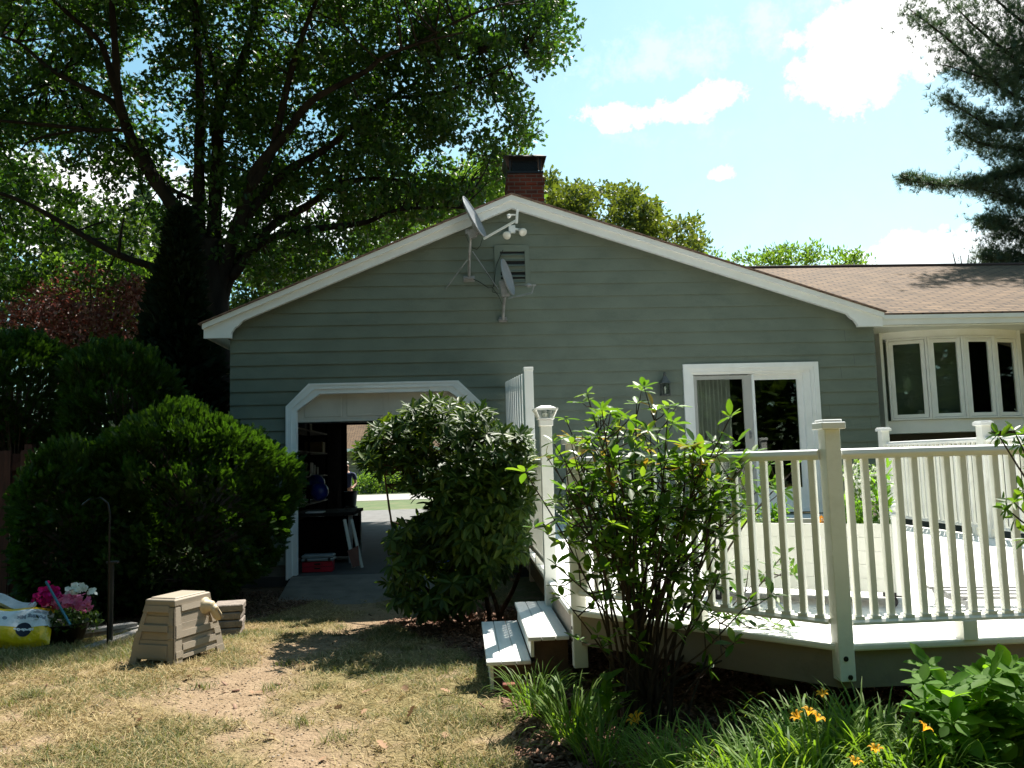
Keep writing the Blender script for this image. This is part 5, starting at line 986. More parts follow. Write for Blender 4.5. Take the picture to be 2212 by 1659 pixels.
# background trees on the left, beyond the oak
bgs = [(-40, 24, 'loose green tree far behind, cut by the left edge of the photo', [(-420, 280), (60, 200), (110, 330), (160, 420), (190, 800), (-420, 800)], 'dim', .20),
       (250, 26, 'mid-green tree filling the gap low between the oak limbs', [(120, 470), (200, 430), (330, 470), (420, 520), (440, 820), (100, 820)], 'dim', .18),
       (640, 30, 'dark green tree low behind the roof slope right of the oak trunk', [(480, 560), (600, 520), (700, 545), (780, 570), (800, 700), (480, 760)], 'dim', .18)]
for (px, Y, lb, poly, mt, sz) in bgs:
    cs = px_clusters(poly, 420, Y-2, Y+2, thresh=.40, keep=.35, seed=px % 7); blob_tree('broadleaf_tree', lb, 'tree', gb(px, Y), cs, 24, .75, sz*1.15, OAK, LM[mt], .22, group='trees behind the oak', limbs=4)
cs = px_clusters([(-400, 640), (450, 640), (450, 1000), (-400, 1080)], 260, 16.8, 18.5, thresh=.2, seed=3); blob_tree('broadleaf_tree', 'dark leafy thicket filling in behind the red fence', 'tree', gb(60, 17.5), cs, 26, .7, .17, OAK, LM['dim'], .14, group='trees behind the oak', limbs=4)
cs = px_clusters([(780, 440), (1100, 330), (1140, 420), (1100, 470), (960, 480), (790, 560)], 220, 24, 28, seed=5); blob_tree('broadleaf_tree', 'bright green tree behind the left roof slope and chimney', 'tree', gb(960, 26), cs, 36, .7, .19, OAK, LM['bright'], .2, group='trees behind the house')
cs = px_clusters([(1176, 375), (1200, 372), (1205, 410), (1260, 400), (1290, 425), (1300, 400), (1340, 405), (1380, 415), (1420, 450), (1440, 490), (1500, 478), (1518, 520), (1510, 560), (1480, 620), (1176, 560)], 330, 27, 31, seed=8, thresh=.40, keep=.35, fr=18)
blob_tree('broadleaf_tree', 'yellow-green lobed oak crown rising over the right roof slope', 'tree', gb(1330, 29), cs, 44, .42, .19, OAK, LM['oakfar'], .22, group='trees behind the house')
cs = px_clusters([(1520, 560), (1545, 548), (1570, 575), (1600, 545), (1640, 560), (1660, 540), (1700, 535), (1720, 522), (1760, 530), (1790, 555), (1820, 535), (1850, 545), (1890, 565), (1880, 640), (1540, 640)], 150, 24.6, 26.4, seed=4, thresh=.3, fr=14)
blob_tree('broadleaf_tree', 'light green small-leaved treetop above the wing ridge', 'tree', gb(1720, 25.5), cs, 34, .30, .15, OVAL, LM['bright'], .14, group='trees behind the house', up=.8)
tp = thing('bare_treetop', 'few bare branch tips poking over the far end of the wing ridge', 'tree', gb(2075, 24)); mb = MB()
for a, b in ((2058, 545), (2075, 552), (2092, 550), (2100, 560), (2110, 553), (2065, 570), (2118, 562)): mb.tube(smooth_path([at(2085, 640, 24), at((a+2085)/2, 600, 24), at(a, b, 24)], 3), np.linspace(.05, .012, 7), 5)
mb.tube([gb(2085, 24), tuple(at(2085, 640, 24))], [.1, .05], 6); mb.build('trunk', 'bark3', tp)
# red-leaved maple
cs = px_clusters([(10, 690), (60, 640), (110, 600), (180, 590), (260, 600), (320, 620), (330, 740), (300, 800), (120, 790), (40, 740)], 210, 15.5, 17.5, thresh=.46, keep=.12, seed=11, fr=24)
blob_tree('red_maple', 'red-leaved maple catching sun above the arborvitae', 'maple', gb(230, 16.5), cs, 40, .34, .085, OAK, LM['red'], .08, bark='bark2')
cs = px_clusters([(100, 560), (330, 560), (330, 700), (200, 720), (60, 650), (-60, 600)], 120, 17.5, 19.5, thresh=.4, keep=.3, seed=12, fr=24)
blob_tree('sapling_tree', 'bright green sapling mixed in behind the red maple', 'tree', gb(150, 18.5), cs, 40, .36, .10, OAK, LM['bright'], .08, bark='bark2')
# columnar dark conifer
def conifer(label, px, Y, ztop, zbot, w, n_, mt, name='conifer_tree'):
    b0 = gb(px, Y); T = thing(name, label, 'conifer', b0); MB().tube([b0, (b0[0], Y, ztop)], [.14, .02], 8).build('trunk', 'bark', T)
    t_ = rng.uniform(0, 1, n_)**1.25; ang_ = rng.uniform(0, 6.28, n_); r_ = w*(1-t_)**.75*np.sqrt(rng.uniform(.25, 1, n_))*(1+.22*np.sin(ang_*3+t_*14)); pos = np.stack([b0[0]+r_*np.cos(ang_), Y+r_*np.sin(ang_), zbot+t_*(ztop-zbot)], 1)
    d = np.stack([np.cos(ang_), np.sin(ang_), np.full(n_, .7)], 1)+rng.normal(size=(n_, 3))*.35; scatter('crown', DIAM[0], DIAM[1], pos, frame(d, rng.uniform(0, 6.28, n_)), rng.uniform(.14, .28, n_), mt, T); return T
conifer('dark narrow spruce left of the oak trunk', 385, 14.6, float(at(385, 462, 14.6)[2]), .3, 1.0, 15000, LM['darkcon'])
conifer('pale bluish pine tip far behind the oak limbs', 300, 30, float(at(300, 405, 30)[2]), 4, 2.2, 5000, LM['pine'])

# ---- arborvitae shrubs: feathery fan sprays ----
SPR = []; SPF = []
def _spray():
    v = []; f = []
    def blade(a, b, w):
        a = np.array(a); b = np.array(b); d = b-a; nrm = np.array([-d[1], d[0], 0])/np.linalg.norm(d); o = len(v)
        v.extend([a-nrm*w*.4, a+(b-a)*.55-nrm*w, b, a+(b-a)*.55+nrm*w, a+nrm*w*.4]); f.append((o, o+1, o+2, o+3, o+4))
    blade((0, 0, 0), (0, 1, .0), .07)
    for i, y in enumerate((.15, .32, .5, .66, .8)):
        L_ = .48*(1-y*.62)
        for s in (-1, 1): blade((0, y, 0), (s*L_*.62, y+L_*.8, .03*s+.04), .055)
    return v, f
SPRAY = _spray()
TP = {4: [(200, 975), (260, 930), (330, 888), (400, 872), (470, 912), (560, 950), (600, 985), (640, 998), (648, 1060), (622, 1110), (604, 1180), (570, 1228), (505, 1262), (480, 1330), (150, 1330), (180, 1100)], 7: [(140, 790), (200, 738), (270, 745), (330, 770), (370, 808), (388, 850), (440, 890), (420, 960), (300, 1010), (200, 1010), (130, 960)], 9: [(-300, 700), (0, 730), (60, 722), (110, 738), (155, 775), (165, 860), (150, 940), (60, 950), (-300, 965)], 12: [(30, 1090), (60, 1000), (110, 962), (170, 956), (250, 985), (330, 1100), (330, 1330), (50, 1330), (40, 1250)]}
def thuja(label, cpx, Yc, radii, n_, zb=.0, size=.115, mt='thuja', lobes=30, seed=1):
    c = at(cpx[0], cpx[1], Yc); T = thing('arborvitae_shrub', label, 'arborvitae', (c[0], Yc, float(G(c[0], Yc))), 'arborvitae shrubs by the garage'); g = np.random.default_rng(seed)
    tb = MB()
    lob = [(np.array([0, 0, 0.]), .93)]+[(g.normal(size=3)*np.array([.46, .34, .38]), g.uniform(.20, .40)) for _ in range(lobes)]
    P_ = []; Dn = []
    while len(P_) < n_ and zb < 4e5:
        zb += 1; d = g.normal(size=3); d /= np.linalg.norm(d); q = d*(g.uniform(.70, 1.0)**.5+.10*math.sin(d[0]*6+seed)*math.sin(d[2]*7+seed)+.09*math.sin(d[1]*13+d[2]*11+seed)+.07*math.sin(d[0]*23+d[2]*17))
        stray = g.uniform() < .07; q = q*(1+.14*g.uniform()*stray); pw = c+q*np.array(radii)
        if pw[2] < G(pw[0], pw[1])+.03: continue
        if not inpoly(*proj(pw+g.normal(size=3)*.03), TP[seed]): continue
        P_.append(pw); Dn.append(d)
    P_ = np.array(P_); Dn = np.array(Dn)
    for i in range(0, min(n_, 700), 5): s_ = np.array([c[0], Yc, .2+.5*(P_[i][2]-.2)]); tb.tube([s_, (s_+P_[i])/2+[0, 0, .03], P_[i]], [.02, .012, .005], 4, cap=False)
    tb.tube([(c[0], Yc, -.05), (c[0], Yc, c[2])], [.07, .03], 7); tb.build('stems', 'bark2', T)
    D = Dn*.8+np.array([.22, -.1, .45])+.35*np.sin(P_[:, [2, 0, 1]]*np.array([9, 11, 8])+seed)+g.normal(size=P_.shape)*.25; scatter('foliage', SPRAY[0], SPRAY[1], P_, frame(D, g.uniform(0, 6.28, n_)), g.uniform(size*.65, size*1.25, n_), LM[mt], T); return T
thuja('largest arborvitae, its right side sunlit against the garage frame', (420, 1105), 10.4, (1.5, 1.15, 1.38), 21000, seed=4)
thuja('arborvitae mound rising behind the largest one, under the spruce', (275, 880), 11.9, (1.15, .9, 1.0), 9000, seed=7)
thuja('tall shaded arborvitae hanging over the red fence at left edge', (40, 840), 12.3, (1.1, .8, .85), 9000, seed=9)
thuja('low arborvitae lobe in front of the red fence', (190, 1150), 9.9, (1.0, .7, 1.05), 10000, seed=12)
# ---- rhododendron ----
def rosettes(nm, P0, ax, nl, el, size, wid, mt, parent, droop=.25):
    """rosettes of single leaves round each shoot tip; el = (low, high) lift of the leaves above the shoot's cross plane"""
    n_ = len(P0)*nl; ax = np.asarray(ax, float); ax = ax/np.linalg.norm(ax, axis=1)[:, None]; F_ = frame(ax); a = (np.tile(np.arange(nl), len(P0))*2.39996+np.repeat(rng.uniform(0, 6.28, len(P0)), nl)+rng.normal(size=n_)*.18)
    e = rng.uniform(el[0], el[1], n_); ld_ = np.stack([np.cos(a)*np.cos(e), np.sin(e), np.sin(a)*np.cos(e)], 1); Rr = np.repeat(F_, nl, 0); d = np.einsum('nij,nj->ni', Rr, ld_); d[:, 2] -= droop*rng.uniform(.3, 1.3, n_)
    up_ = np.repeat(ax, nl, 0); up_ = up_*.6+np.array([0, 0, .6]); d /= np.linalg.norm(d, axis=1)[:, None]; x = np.cross(d, up_); x /= np.linalg.norm(x, axis=1)[:, None]+1e-6; z = np.cross(x, d); Rm = np.stack([x, d, z], 2)
    s_ = rng.uniform(size[0], size[1], n_)*rng.uniform(.65, 1.05, n_); pos = np.repeat(P0, nl, 0)+d*.006
    return scatter(nm, OVAL[0], OVAL[1], pos, Rm, np.stack([s_*wid*rng.uniform(.85, 1.15, n_), s_, s_], 1), mt, parent)
RH = thing('rhododendron', 'big glossy rhododendron in front of the garage opening', 'rhododendron', (.05, 8.2, .11))
RP = [(768, 985), (800, 925), (850, 905), (870, 880), (940, 866), (1000, 875), (1050, 885), (1075, 935), (1110, 950), (1150, 965), (1140, 1010), (1150, 1080), (1120, 1130), (1130, 1190), (1090, 1240), (1020, 1300), (930, 1330), (850, 1310), (820, 1255), (850, 1210), (825, 1165), (895, 1125), (895, 1070), (820, 1025)]
P_ = []; Dd = []; cR = at(965, 1080, 7.9)
g0 = lambda a, b: fbm(a/38, b/30, 1, 77, 2) < .30
while len(P_) < 1420:
    a, b = rng.uniform(760, 1155), rng.uniform(862, 1330)
    if not inpoly(a, b, RP): continue
    if fbm(a/22, b/22, 1, 41) < .36 and rng.uniform() < .8: continue
    if b > 1180 and rng.uniform() < .45: continue
    if g0(a, b): continue
    if 800 < a < 900 and 1060 < b < 1120 and rng.uniform() < .75: continue
    q = at(a, b, rng.uniform(6.9, 8.75) if a < 950 else rng.uniform(6.65, 8.4)); v_ = (q-cR)/np.array([.9, .9, 1.05])
    if np.linalg.norm(v_) < .5 and rng.uniform() < .5: continue
    P_.append(q); Dd.append(v_*.75+np.array([0, -.15, .75])+rng.normal(size=3)*.3)
for _ in range(300):
    q = at(rng.uniform(985, 1140), rng.uniform(930, 1200), rng.uniform(6.6, 7.5)); v_ = (q-cR)/np.array([.9, .9, 1.05]); P_.append(q); Dd.append(v_*.75+np.array([0, -.15, .75])+rng.normal(size=3)*.3)
P_ = np.array(P_); Dd = np.array(Dd)
lowz = P_[:, 2] < 1.35; rosettes('foliage', P_[~lowz], Dd[~lowz], 10, (-.1, .75), (.10, .145), .78, LM['rhodo'], RH, .22); rosettes('lower_foliage', P_[lowz], Dd[lowz], 8, (-.4, .35), (.10, .15), .85, LM['rhodo'], RH, .5)
rs_ = MB()
stems = [[(1020, 1345), (1000, 1250), (960, 1150), (930, 1050), (900, 960)], [(1060, 1345), (1045, 1240), (1050, 1100), (1010, 1000), (1000, 920)], [(1075, 1335), (1110, 1270), (1125, 1210), (1110, 1120), (1090, 1000)], [(1000, 1345), (940, 1290), (880, 1230), (850, 1150), (830, 1020)], [(1080, 1350), (1070, 1300), (1040, 1220), (1020, 1100)], [(1010, 1350), (990, 1310), (975, 1230), (990, 1120), (1060, 980)], [(990, 1350), (930, 1330), (900, 1290), (860, 1260)]]
SR = []
for s_ in stems: pts = smooth_path([at(a, b, 8.15+.25*math.sin(i*2+a)) for i, (a, b) in enumerate(s_)], 5); pts[0][2] = .05; rs_.tube(pts, np.linspace(.026, .009, len(pts)), 7); SR.append(pts)
SR = np.vstack(SR)
for i in range(0, len(P_), 2):
    dd_ = ((SR-P_[i])**2).sum(1); k_ = dd_.argmin(); a = SR[k_]
    if dd_[k_] < 1.2: rs_.tube(smooth_path([a, (a+P_[i])/2+[0, 0, -.04], P_[i]], 3), np.linspace(.009, .0035, 7), 4, cap=False)
rs_.build('stems', 'bark2', RH)
# cut stump branch with orange wood, next to it
cb_ = MB(); cb_.tube([at(1080, 1195, 7.9), at(1105, 1215, 7.85), at(1155, 1165, 7.8)], [.022, .025, .028], 8); tag(cb_.build('cut_branch', mat('cut_wood', (.22, .10, .045), .8, .3, 10)), 'thick sawn-off branch stub sticking out right of the rhododendron', 'branch')

# ---- tall leggy shrub in front of the angled railing ----
AZ = thing('leggy_shrub', 'tall leggy many-stemmed shrub with coppery new tips before the angled railing', 'shrub', (.93, 4.35, .27))
ab = np.array([.93, 4.35, .24]); azs = MB(); tips = []; mids = []
TG = [(1268, 850, 1), (1222, 905, 1), (1300, 885, 1), (1375, 872, 1), (1340, 905, 1), (1442, 905, 1), (1410, 880, 1), (1500, 955, 1), (1578, 900, 1), (1405, 940, 1), (1195, 955, 1), (1180, 985, .4), (1235, 960, 1), (1290, 940, 1), (1560, 960, 1), (1625, 980, 1), (1725, 1003, .8), (1600, 1015, 1), (1655, 1040, .8), (1205, 1080, .6), (1250, 1000, 1.2), (1335, 975, 1.2), (1450, 1020, 1.2), (1545, 1040, 1.2), (1225, 1130, .5), (1690, 1200, .35), (1650, 1240, .4), (1700, 1330, .35), (1200, 1220, .3), (1400, 1050, 1.2), (1300, 1060, 1.2), (1500, 1100, 1), (1380, 1120, 1), (1245, 1060, 1), (1600, 1100, .8), (1560, 1160, .8), (1470, 1180, .8), (1330, 1150, .8), (1420, 1220, .5), (1250, 1150, .6), (1620, 1300, .3), (1585, 1390, .25), (1480, 960, 1), (1365, 1000, 1), (1300, 1400, .3), (1520, 1430, .25), (1215, 1290, .3), (1135, 1020, .3), (1550, 1250, .5), (1440, 1120, 1), (1520, 1000, 1), (1200, 1010, 1)]
for i, (a, b, dn) in enumerate(TG):
    y_ = 4.15+.55*rng.uniform(-1, 1)*(.9 if b > 1000 else .7); q = at(a, b, y_); bs = ab+np.array([rng.uniform(-.16, .16), rng.uniform(-.12, .12), 0]); hz = q[2]-bs[2]
    k1 = bs+np.array([(q[0]-bs[0])*.20, (q[1]-bs[1])*.2, hz*.38]); k2 = bs+np.array([(q[0]-bs[0])*.60, (q[1]-bs[1])*.65, hz*.74]); pts = smooth_path([bs, k1+rng.normal(size=3)*.02, k2+rng.normal(size=3)*.03, q], 6)
    azs.tube(pts, np.linspace(.0105 if dn > .5 else .008, .0025, len(pts)), 6); tips.append(q)
    for r_ in range(int(10*dn)+1):
        t_ = rng.uniform(.58, .98); p0 = pts[int(t_*(len(pts)-1))]; d = dirs(1, .55)[0]; L_ = rng.uniform(.06, .22)*(1.2-.3*t_); p1 = p0+d*L_; azs.tube([p0, (p0+p1)/2+[0, 0, -.01], p1], [.004, .003, .002], 4, cap=False); mids.append(p1)
azs.build('stems', 'bark3', AZ)
mids = np.array(mids); tips = np.array(tips); A_ = np.vstack([mids, tips]); isnew = (A_[:, 2] > 1.55) & (rng.uniform(size=len(A_)) < .16)
def whset(nm, P0, mt, smin, smax, up=1.0): d = rng.normal(size=P0.shape)*.5+np.array([0, 0, up]); return rosettes(nm, P0, d, 6, (-.1, .8), (smin, smax), 1.05, mt, AZ, .18)
whset('foliage', A_[~isnew], LM['azal'], .065, .10); whset('new_growth', A_[isnew], LM['newleaf'], .065, .10, 1.4)
# leafy branch reaching in from the right edge
LB = thing('edge_shrub', 'leafy branch of a shrub reaching in at the right edge above the railing', 'shrub', (2.75, 3.25, .28)); mb = MB(); lp2 = []
for a, b in ((2160, 945), (2190, 930), (2205, 960), (2190, 1085), (2175, 1100), (2212, 1060), (2240, 1000), (2250, 900), (2260, 1100), (2230, 1150)):
    q = at(a, b, 3.3+rng.uniform(-.1, .1)); mb.tube(smooth_path([(2.75, 3.25, .26), (2.6, 3.3, 1.1), q], 5), np.linspace(.012, .003, 11), 5); lp2 += [q, q+rng.normal(size=3)*.03]
mb.build('stems', 'bark3', LB); lp2 = np.array(lp2); rosettes('foliage', lp2, rng.normal(size=lp2.shape)*.6+[-.4, 0, .6], 6, (-.1, .8), (.055, .08), 1.0, LM['azal'], LB)

# ---- daylilies ----
def blade_strip(n=6, bend=1.0):
    v = []; 
    for i in range(n+1): t = i/n; w = .0125*(1-t)**.6*(.6+1.2*min(t*4, 1)*.4); y = math.sin(t*1.35*bend)/1.0*.62; z = t*.95-(t**2.6)*.62*bend; v += [(-w, y*t**.3, z), (w, y*t**.3, z)]
    return np.array(v), [(2*i, 2*i+1, 2*i+3, 2*i+2) for i in range(n)]
BL1 = blade_strip(6, 1.0); BL2 = blade_strip(6, .55)
lil = [(1155, 1540, .36, 70, 'nearest the brick'), (1240, 1600, .42, 90, 'low in the mulch left of the shrub'), (1300, 1655, .36, 60, 'at the bottom edge under the shrub'), (1500, 1640, .42, 110, 'dark, right of the shrub base at the bottom edge'), (1600, 1585, .46, 120, 'shaded, under the angled deck edge'), (1690, 1520, .48, 120, 'small-leaved, against the deck fascia left of corner post'), (1760, 1640, .50, 160, 'brightest, bottom edge below the corner post'), (1640, 1480, .42, 80, 'behind, close under the angled fascia'), (1870, 1570, .50, 150, 'sunlit, right of the orange blooms'), (1930, 1655, .50, 160, 'at bottom edge left of the hydrangea'), (1850, 1500, .45, 80, 'against the front fascia right of the corner post'), (1990, 1600, .46, 110, 'sunlit, touching the hydrangea'), (2060, 1680, .45, 110, 'at the bottom edge under the hydrangea'), (2180, 1690, .42, 90, 'in the bottom right corner'), (1420, 1690, .36, 60, 'cut by the bottom edge, dark'), (1760, 1560, .48, 110, 'round the two small orange blooms')]
for (a, b, L_, n_, wh) in lil:
    n_ = int(n_*1.7); p0 = atg(a, min(b, 1800)); yy_ = 2.95+.55*rng.uniform(); p0 = (p0 if a < 1460 else np.array([at(a, b, yy_)[0], yy_, .28])); T = thing('daylily_clump', 'arching daylily clump '+wh, 'daylily', tuple(p0), 'daylily clumps along the deck')
    an_ = rng.uniform(0, 6.28, n_); r_ = np.sqrt(rng.uniform(0, 1, n_))*.10; pos = np.stack([p0[0]+r_*np.cos(an_), p0[1]+r_*np.sin(an_), np.full(n_, p0[2]-.01)], 1); yw = an_-math.pi/2+rng.normal(size=n_)*.5; Rm = np.stack([rotz(t_)@rotx(rng.normal()*.12) for t_ in yw])
    half = n_//2; scatter('blades', BL1[0], BL1[1], pos[:half], Rm[:half], rng.uniform(L_*.8, L_*1.35, half), LM['lily'], T); scatter('blades', BL2[0], BL2[1], pos[half:], Rm[half:], rng.uniform(L_*.7, L_*1.3, n_-half), LM['lily'], T)
_v = [(0, 0, 0)]; _f = []
for _i in range(6):
    _a = _i*math.pi/3; _w = .42 if _i % 2 else .34; _o = len(_v)
    for _r, _z, _k in ((.22, .5, .8), (.48, .85, 1.0), (.72, .92, .75), (.92, .78, .12)):
        for _s in (-1, 0, 1): _v.append((math.cos(_a+_s*_w*_k*.9/(_r+.45))*_r, math.sin(_a+_s*_w*_k*.9/(_r+.45))*_r, _z-(.06 if _s == 0 else 0)))
    _f += [(0, _o, _o+1), (0, _o+1, _o+2)]+[(_o+3*_q+_s, _o+3*_q+3+_s, _o+3*_q+4+_s, _o+3*_q+1+_s) for _q in range(3) for _s in (0, 1)]
FT = (_v, _f)
blooms = [(1125, 1490, 5.15, 'beside the brick'), (1380, 1565, 3.9, 'open, at the right foot of the shrub stems'), (1728, 1555, 2.92, 'leftmost of the pair under the corner post'), (1745, 1547, 2.94, 'upper one of the pair under the corner post'), (1763, 1560, 2.9, 'largest, below the corner post'), (1780, 1508, 3.2, 'small, highest, right under the corner post'), (1993, 1580, 2.9, 'left of the hydrangea'), (1892, 1628, 2.9, 'withering, mid bed'), (1845, 1655, 2.9, 'cut by the bottom edge')]
for (a, b, y_, wh) in blooms:
    q = at(a, b, y_); s_ = .030 if y_ < 3.5 else .052; T = thing('orange_lily', 'orange daylily bloom '+wh, 'flower', (q[0], q[1]+.03, .28), 'orange daylily blooms')
    d = np.array([[rng.normal()*.3, -.2, .9]]); Rm = frame(d)[:, :, [0, 2, 1]]; Rm[:, :, 0] *= -1; scatter('petals', FT[0], FT[1], np.array([q]), Rm, np.array([s_]), LM['orange'], T); MB().tube(smooth_path([(q[0], q[1]+.03, .27), (q[0]+.02, q[1]+.02, (q[2]+.27)/2), tuple(q)], 4), .003, 5).build('stalk', LM['lily'], T)
# hydrangea
HY = thing('hydrangea', 'broad-leaved bright green hydrangea in the lower right corner', 'hydrangea', (2.35, 3.6, .28)); HP = [(1985, 1420), (2020, 1425), (2060, 1455), (2120, 1430), (2170, 1440), (2300, 1440), (2300, 1800), (2060, 1700), (2030, 1640), (1990, 1560), (1960, 1480), (1950, 1455)]
hs = px_clusters(HP, 230, 3.05, 3.6, thresh=.3, seed=2); hs[:, 1] = np.minimum(hs[:, 1], 3.72); mb = MB()
for q in hs: mb.tube(smooth_path([(2.35+rng.normal()*.12, 3.55, .26), (q[0]*.5+1.2, 3.52, (q[2]+.26)/2), q-[0, 0, .01]], 3), np.linspace(.007, .004, 7), 5, cap=False)
mb.build('stems', LM['hydr'], HY); rosettes('foliage', hs, rng.normal(size=hs.shape)*.3+[-.1, -.25, 1], 5, (0, .7), (.075, .12), 1.45, LM['hydr'], HY, .25)
# young sapling in the mulch
SP = thing('seedling', 'young upright seedling with large pointed leaves in the mulch bed', 'seedling', tuple(atg(1312, 1600))); mb = MB(); b0 = atg(1312, 1600); tp_ = at(1310, 1470, b0[1]-.02); mb.tube([b0, (b0+tp_)/2, tp_], [.005, .004, .003], 5); mb.build('stem', LM['lily'], SP)
ps = np.array([b0+(tp_-b0)*t_ for t_ in np.repeat([.3, .45, .6, .75, .88, 1.0], 3)]); dd_ = dirs(len(ps), .35); dd_[:, 2] = np.abs(dd_[:, 2])*.6+.1; scatter('leaves', OVAL[0], OVAL[1], ps, frame(dd_), rng.uniform(.09, .13, len(ps))[:, None]*np.array([1.6, 1, 1]), LM['hydr'], SP)
# herbs in the planter
def herb(name, label, u0, u1, v0, v1, h0, h1, n_, template, size, mt, flowers=0, stalks=14):
    b0 = PP((u0+u1)/2, (v0+v1)/2, 1.20); T = thing(name, label, name.replace('_', ' ').replace(' plant', ''), tuple(b0)); uu = rng.uniform(u0, u1, n_); vv = rng.uniform(v0, v1, n_); hh = rng.uniform(.2, 1, n_)*(h0+(h1-h0)*(.5+.5*np.sin(uu*23+vv*9)))
    pos = np.array([PP(a, b, 1.20+c) for a, b, c in zip(uu, vv, hh)]); scatter('leaves', template[0], template[1], pos, frame(dirs(n_, .6)), rng.uniform(size*.7, size*1.2, n_), mt, T); mb = MB()
    for i in range(stalks): mb.tube([PP(uu[i], vv[i], 1.19), pos[i]], .002, 4, cap=False)
    mb.build('stalks', LM['lily'], T)
    if flowers: fp = pos[hh > np.quantile(hh, 1-flowers/n_)]; fp = np.repeat(fp, 14, 0)+rng.normal(size=(len(fp)*14, 3))*[.014, .014, .005]; scatter('flowers', PET[0], PET[1], fp, frame(dirs(len(fp), .2))[:, :, [0, 2, 1]], np.full(len(fp), .011), LM['whitefl'], T)
    return T
herb('thyme_plant', 'low bright green herb at the left half of the planter', -.50, -.10, .05, .35, .05, .17, 1100, DIAM, .022, LM['bright'])
herb('basil_plant', 'tall leafy herb on a single stalk in the middle of the planter', -.16, -.08, .1, .2, .12, .36, 60, OVAL, .07, LM['hydr'])
herb('rusty_weed', 'rust-coloured drying herb behind the corner post', .08, .16, .1, .3, .08, .26, 120, DIAM, .03, leafmat('rusty', [(.20, .08, .02), (.30, .14, .04)]))
herb('parsley_plant', 'curly bright parsley just right of the corner post', .22, .42, .05, .30, .12, .22, 1200, DIAM, .028, LM['hydr'])
herb('pepper_plant', 'upright broad-leaved plant at the right end of the planter', .44, .52, .12, .3, .15, .40, 80, OVAL, .075, LM['hydr'])
YB = at(1860, 1130, 8.8); T = thing('flowering_yarrow', 'white-flowered feathery plant standing behind the planter', 'flowering plant', (YB[0], YB[1], DZ)); MB().lathe([(0, 0), (.17, 0), (.22, .34), (.2, .34), (0, .32)], (YB[0], YB[1], DZ), 20).build('pot', 'stone', T)
yp = px_clusters([(1818, 1010), (1850, 990), (1900, 1010), (1925, 1060), (1900, 1110), (1815, 1110)], 900, 8.5, 9.1, thresh=.42, keep=.1, seed=6, fr=14); scatter('leaves', DIAM[0], DIAM[1], yp, frame(dirs(len(yp), .4)), rng.uniform(.03, .06, len(yp)), LM['bright'], T); fp = np.repeat(yp[:60], 16, 0)+rng.normal(size=(960, 3))*[.035, .035, .01]; scatter('flowers', PET[0], PET[1], fp, frame(dirs(960, .2))[:, :, [0, 2, 1]], np.full(960, .035), LM['whitefl'], T); mb = MB()
for q in yp[:60]: mb.tube([(YB[0], YB[1], DZ+.3), q], .004, 4, cap=False)
mb.build('stalks', LM['lily'], T)

# ---- shrubs across the street and grass beyond the deck ----
for i, (a, Y_, r_, lb, mt) in enumerate(((795, 49.5, 1.0, 'round green shrub in front of the neighbour house', 'bright'), (845, 49.3, 1.3, 'low yellow-green shrub by the neighbour driveway', 'bright'), (900, 49.6, 1.2, 'dark shrub at the neighbour wall', 'dim'), (760, 49.8, .8, 'pale shrub at the far left of the neighbour wall', 'bright'))):
    b0 = gb(a, Y_); cs = rng.normal(size=(40, 3))*[r_*.5, r_*.4, r_*.35]+[b0[0], Y_, r_*.65]; cs[:, 2] = np.abs(cs[:, 2]); blob_tree('round_shrub', lb, 'shrub', b0, cs, 40, .4, .16, DIAM, LM[mt], .05, group='shrubs by the neighbour house')
nC = 9000; x_ = rng.uniform(5.5, 9.5, nC); y_ = rng.uniform(6.5, 12.2, nC); pos = np.stack([x_, y_, G(x_, y_)+.0], 1); o = scatter('side_bed', BL1[0], BL1[1], pos, np.stack([rotz(t_) for t_ in rng.uniform(0, 6.28, nC)]), rng.uniform(.4, .8, nC), LM['lily']); tag(o, 'strappy green foliage beyond the far right railing', 'ground cover', kind='stuff')

# ---- lawn grass, mulch, fallen leaves ----
def scat_xy(n_, x0, x1, y0, y1): return rng.uniform(x0, x1, n_), y0+(y1-y0)*rng.uniform(0, 1, n_)**1.35
BLD = (np.array([(-.05, 0, 0), (.05, 0, 0), (.035, .5, .16), (-.035, .5, .16), (0, 1, .1)]), [(0, 1, 2, 3), (3, 2, 4)])
def grass(nm, n_, keepf, mt, smin, smax, up, wid, lab, cat):
    x, y = scat_xy(n_, -6.0, 2.2, 3.4, 11.2); d_, mu2, gr_ = masks(x, y); k = keepf(x, y, d_, mu2, gr_); x, y = x[k], y[k]; n2 = len(x)
    an_ = rng.uniform(0, 6.28, n2); d = np.stack([np.cos(an_), np.sin(an_), rng.normal(size=n2)*.18+up], 1); z = gz(x, y)+.003
    s_ = rng.uniform(smin, smax, n2); o = scatter(nm, BLD[0], BLD[1], np.stack([x, y, z], 1), frame(d, rng.normal(size=n2)*.4), np.stack([np.full(n2, wid), s_, s_], 1), mt); tag(o, lab, cat, kind='stuff'); return o
def cluster(x, y, s, lo): return fbm(x, y, s, 51)
under = lambda x, y: (x > .6) & (y > 3.9)
grass('straw_grass', 260000, lambda x, y, d_, m_, g_: (rng.uniform(size=len(x)) < (1-d_)*(1-m_)*np.clip(.35+1.6*(fbm(x, y, 3.0, 51)-.3), .1, 1)*(1-.45*g_)) & ~under(x, y), LM['dry'], .03, .10, .24, .05, 'matted straw-coloured dry grass over the lawn', 'dry grass')
grass('green_grass', 240000, lambda x, y, d_, m_, g_: (rng.uniform(size=len(x)) < (1-d_)*(1-m_)*np.clip((fbm(x, y, 2.6, 61)-.50)*5+g_*.45, 0, 1)) & ~under(x, y), LM['green'], .025, .07, .45, .04, 'thin patches of green grass in the dry lawn', 'grass')
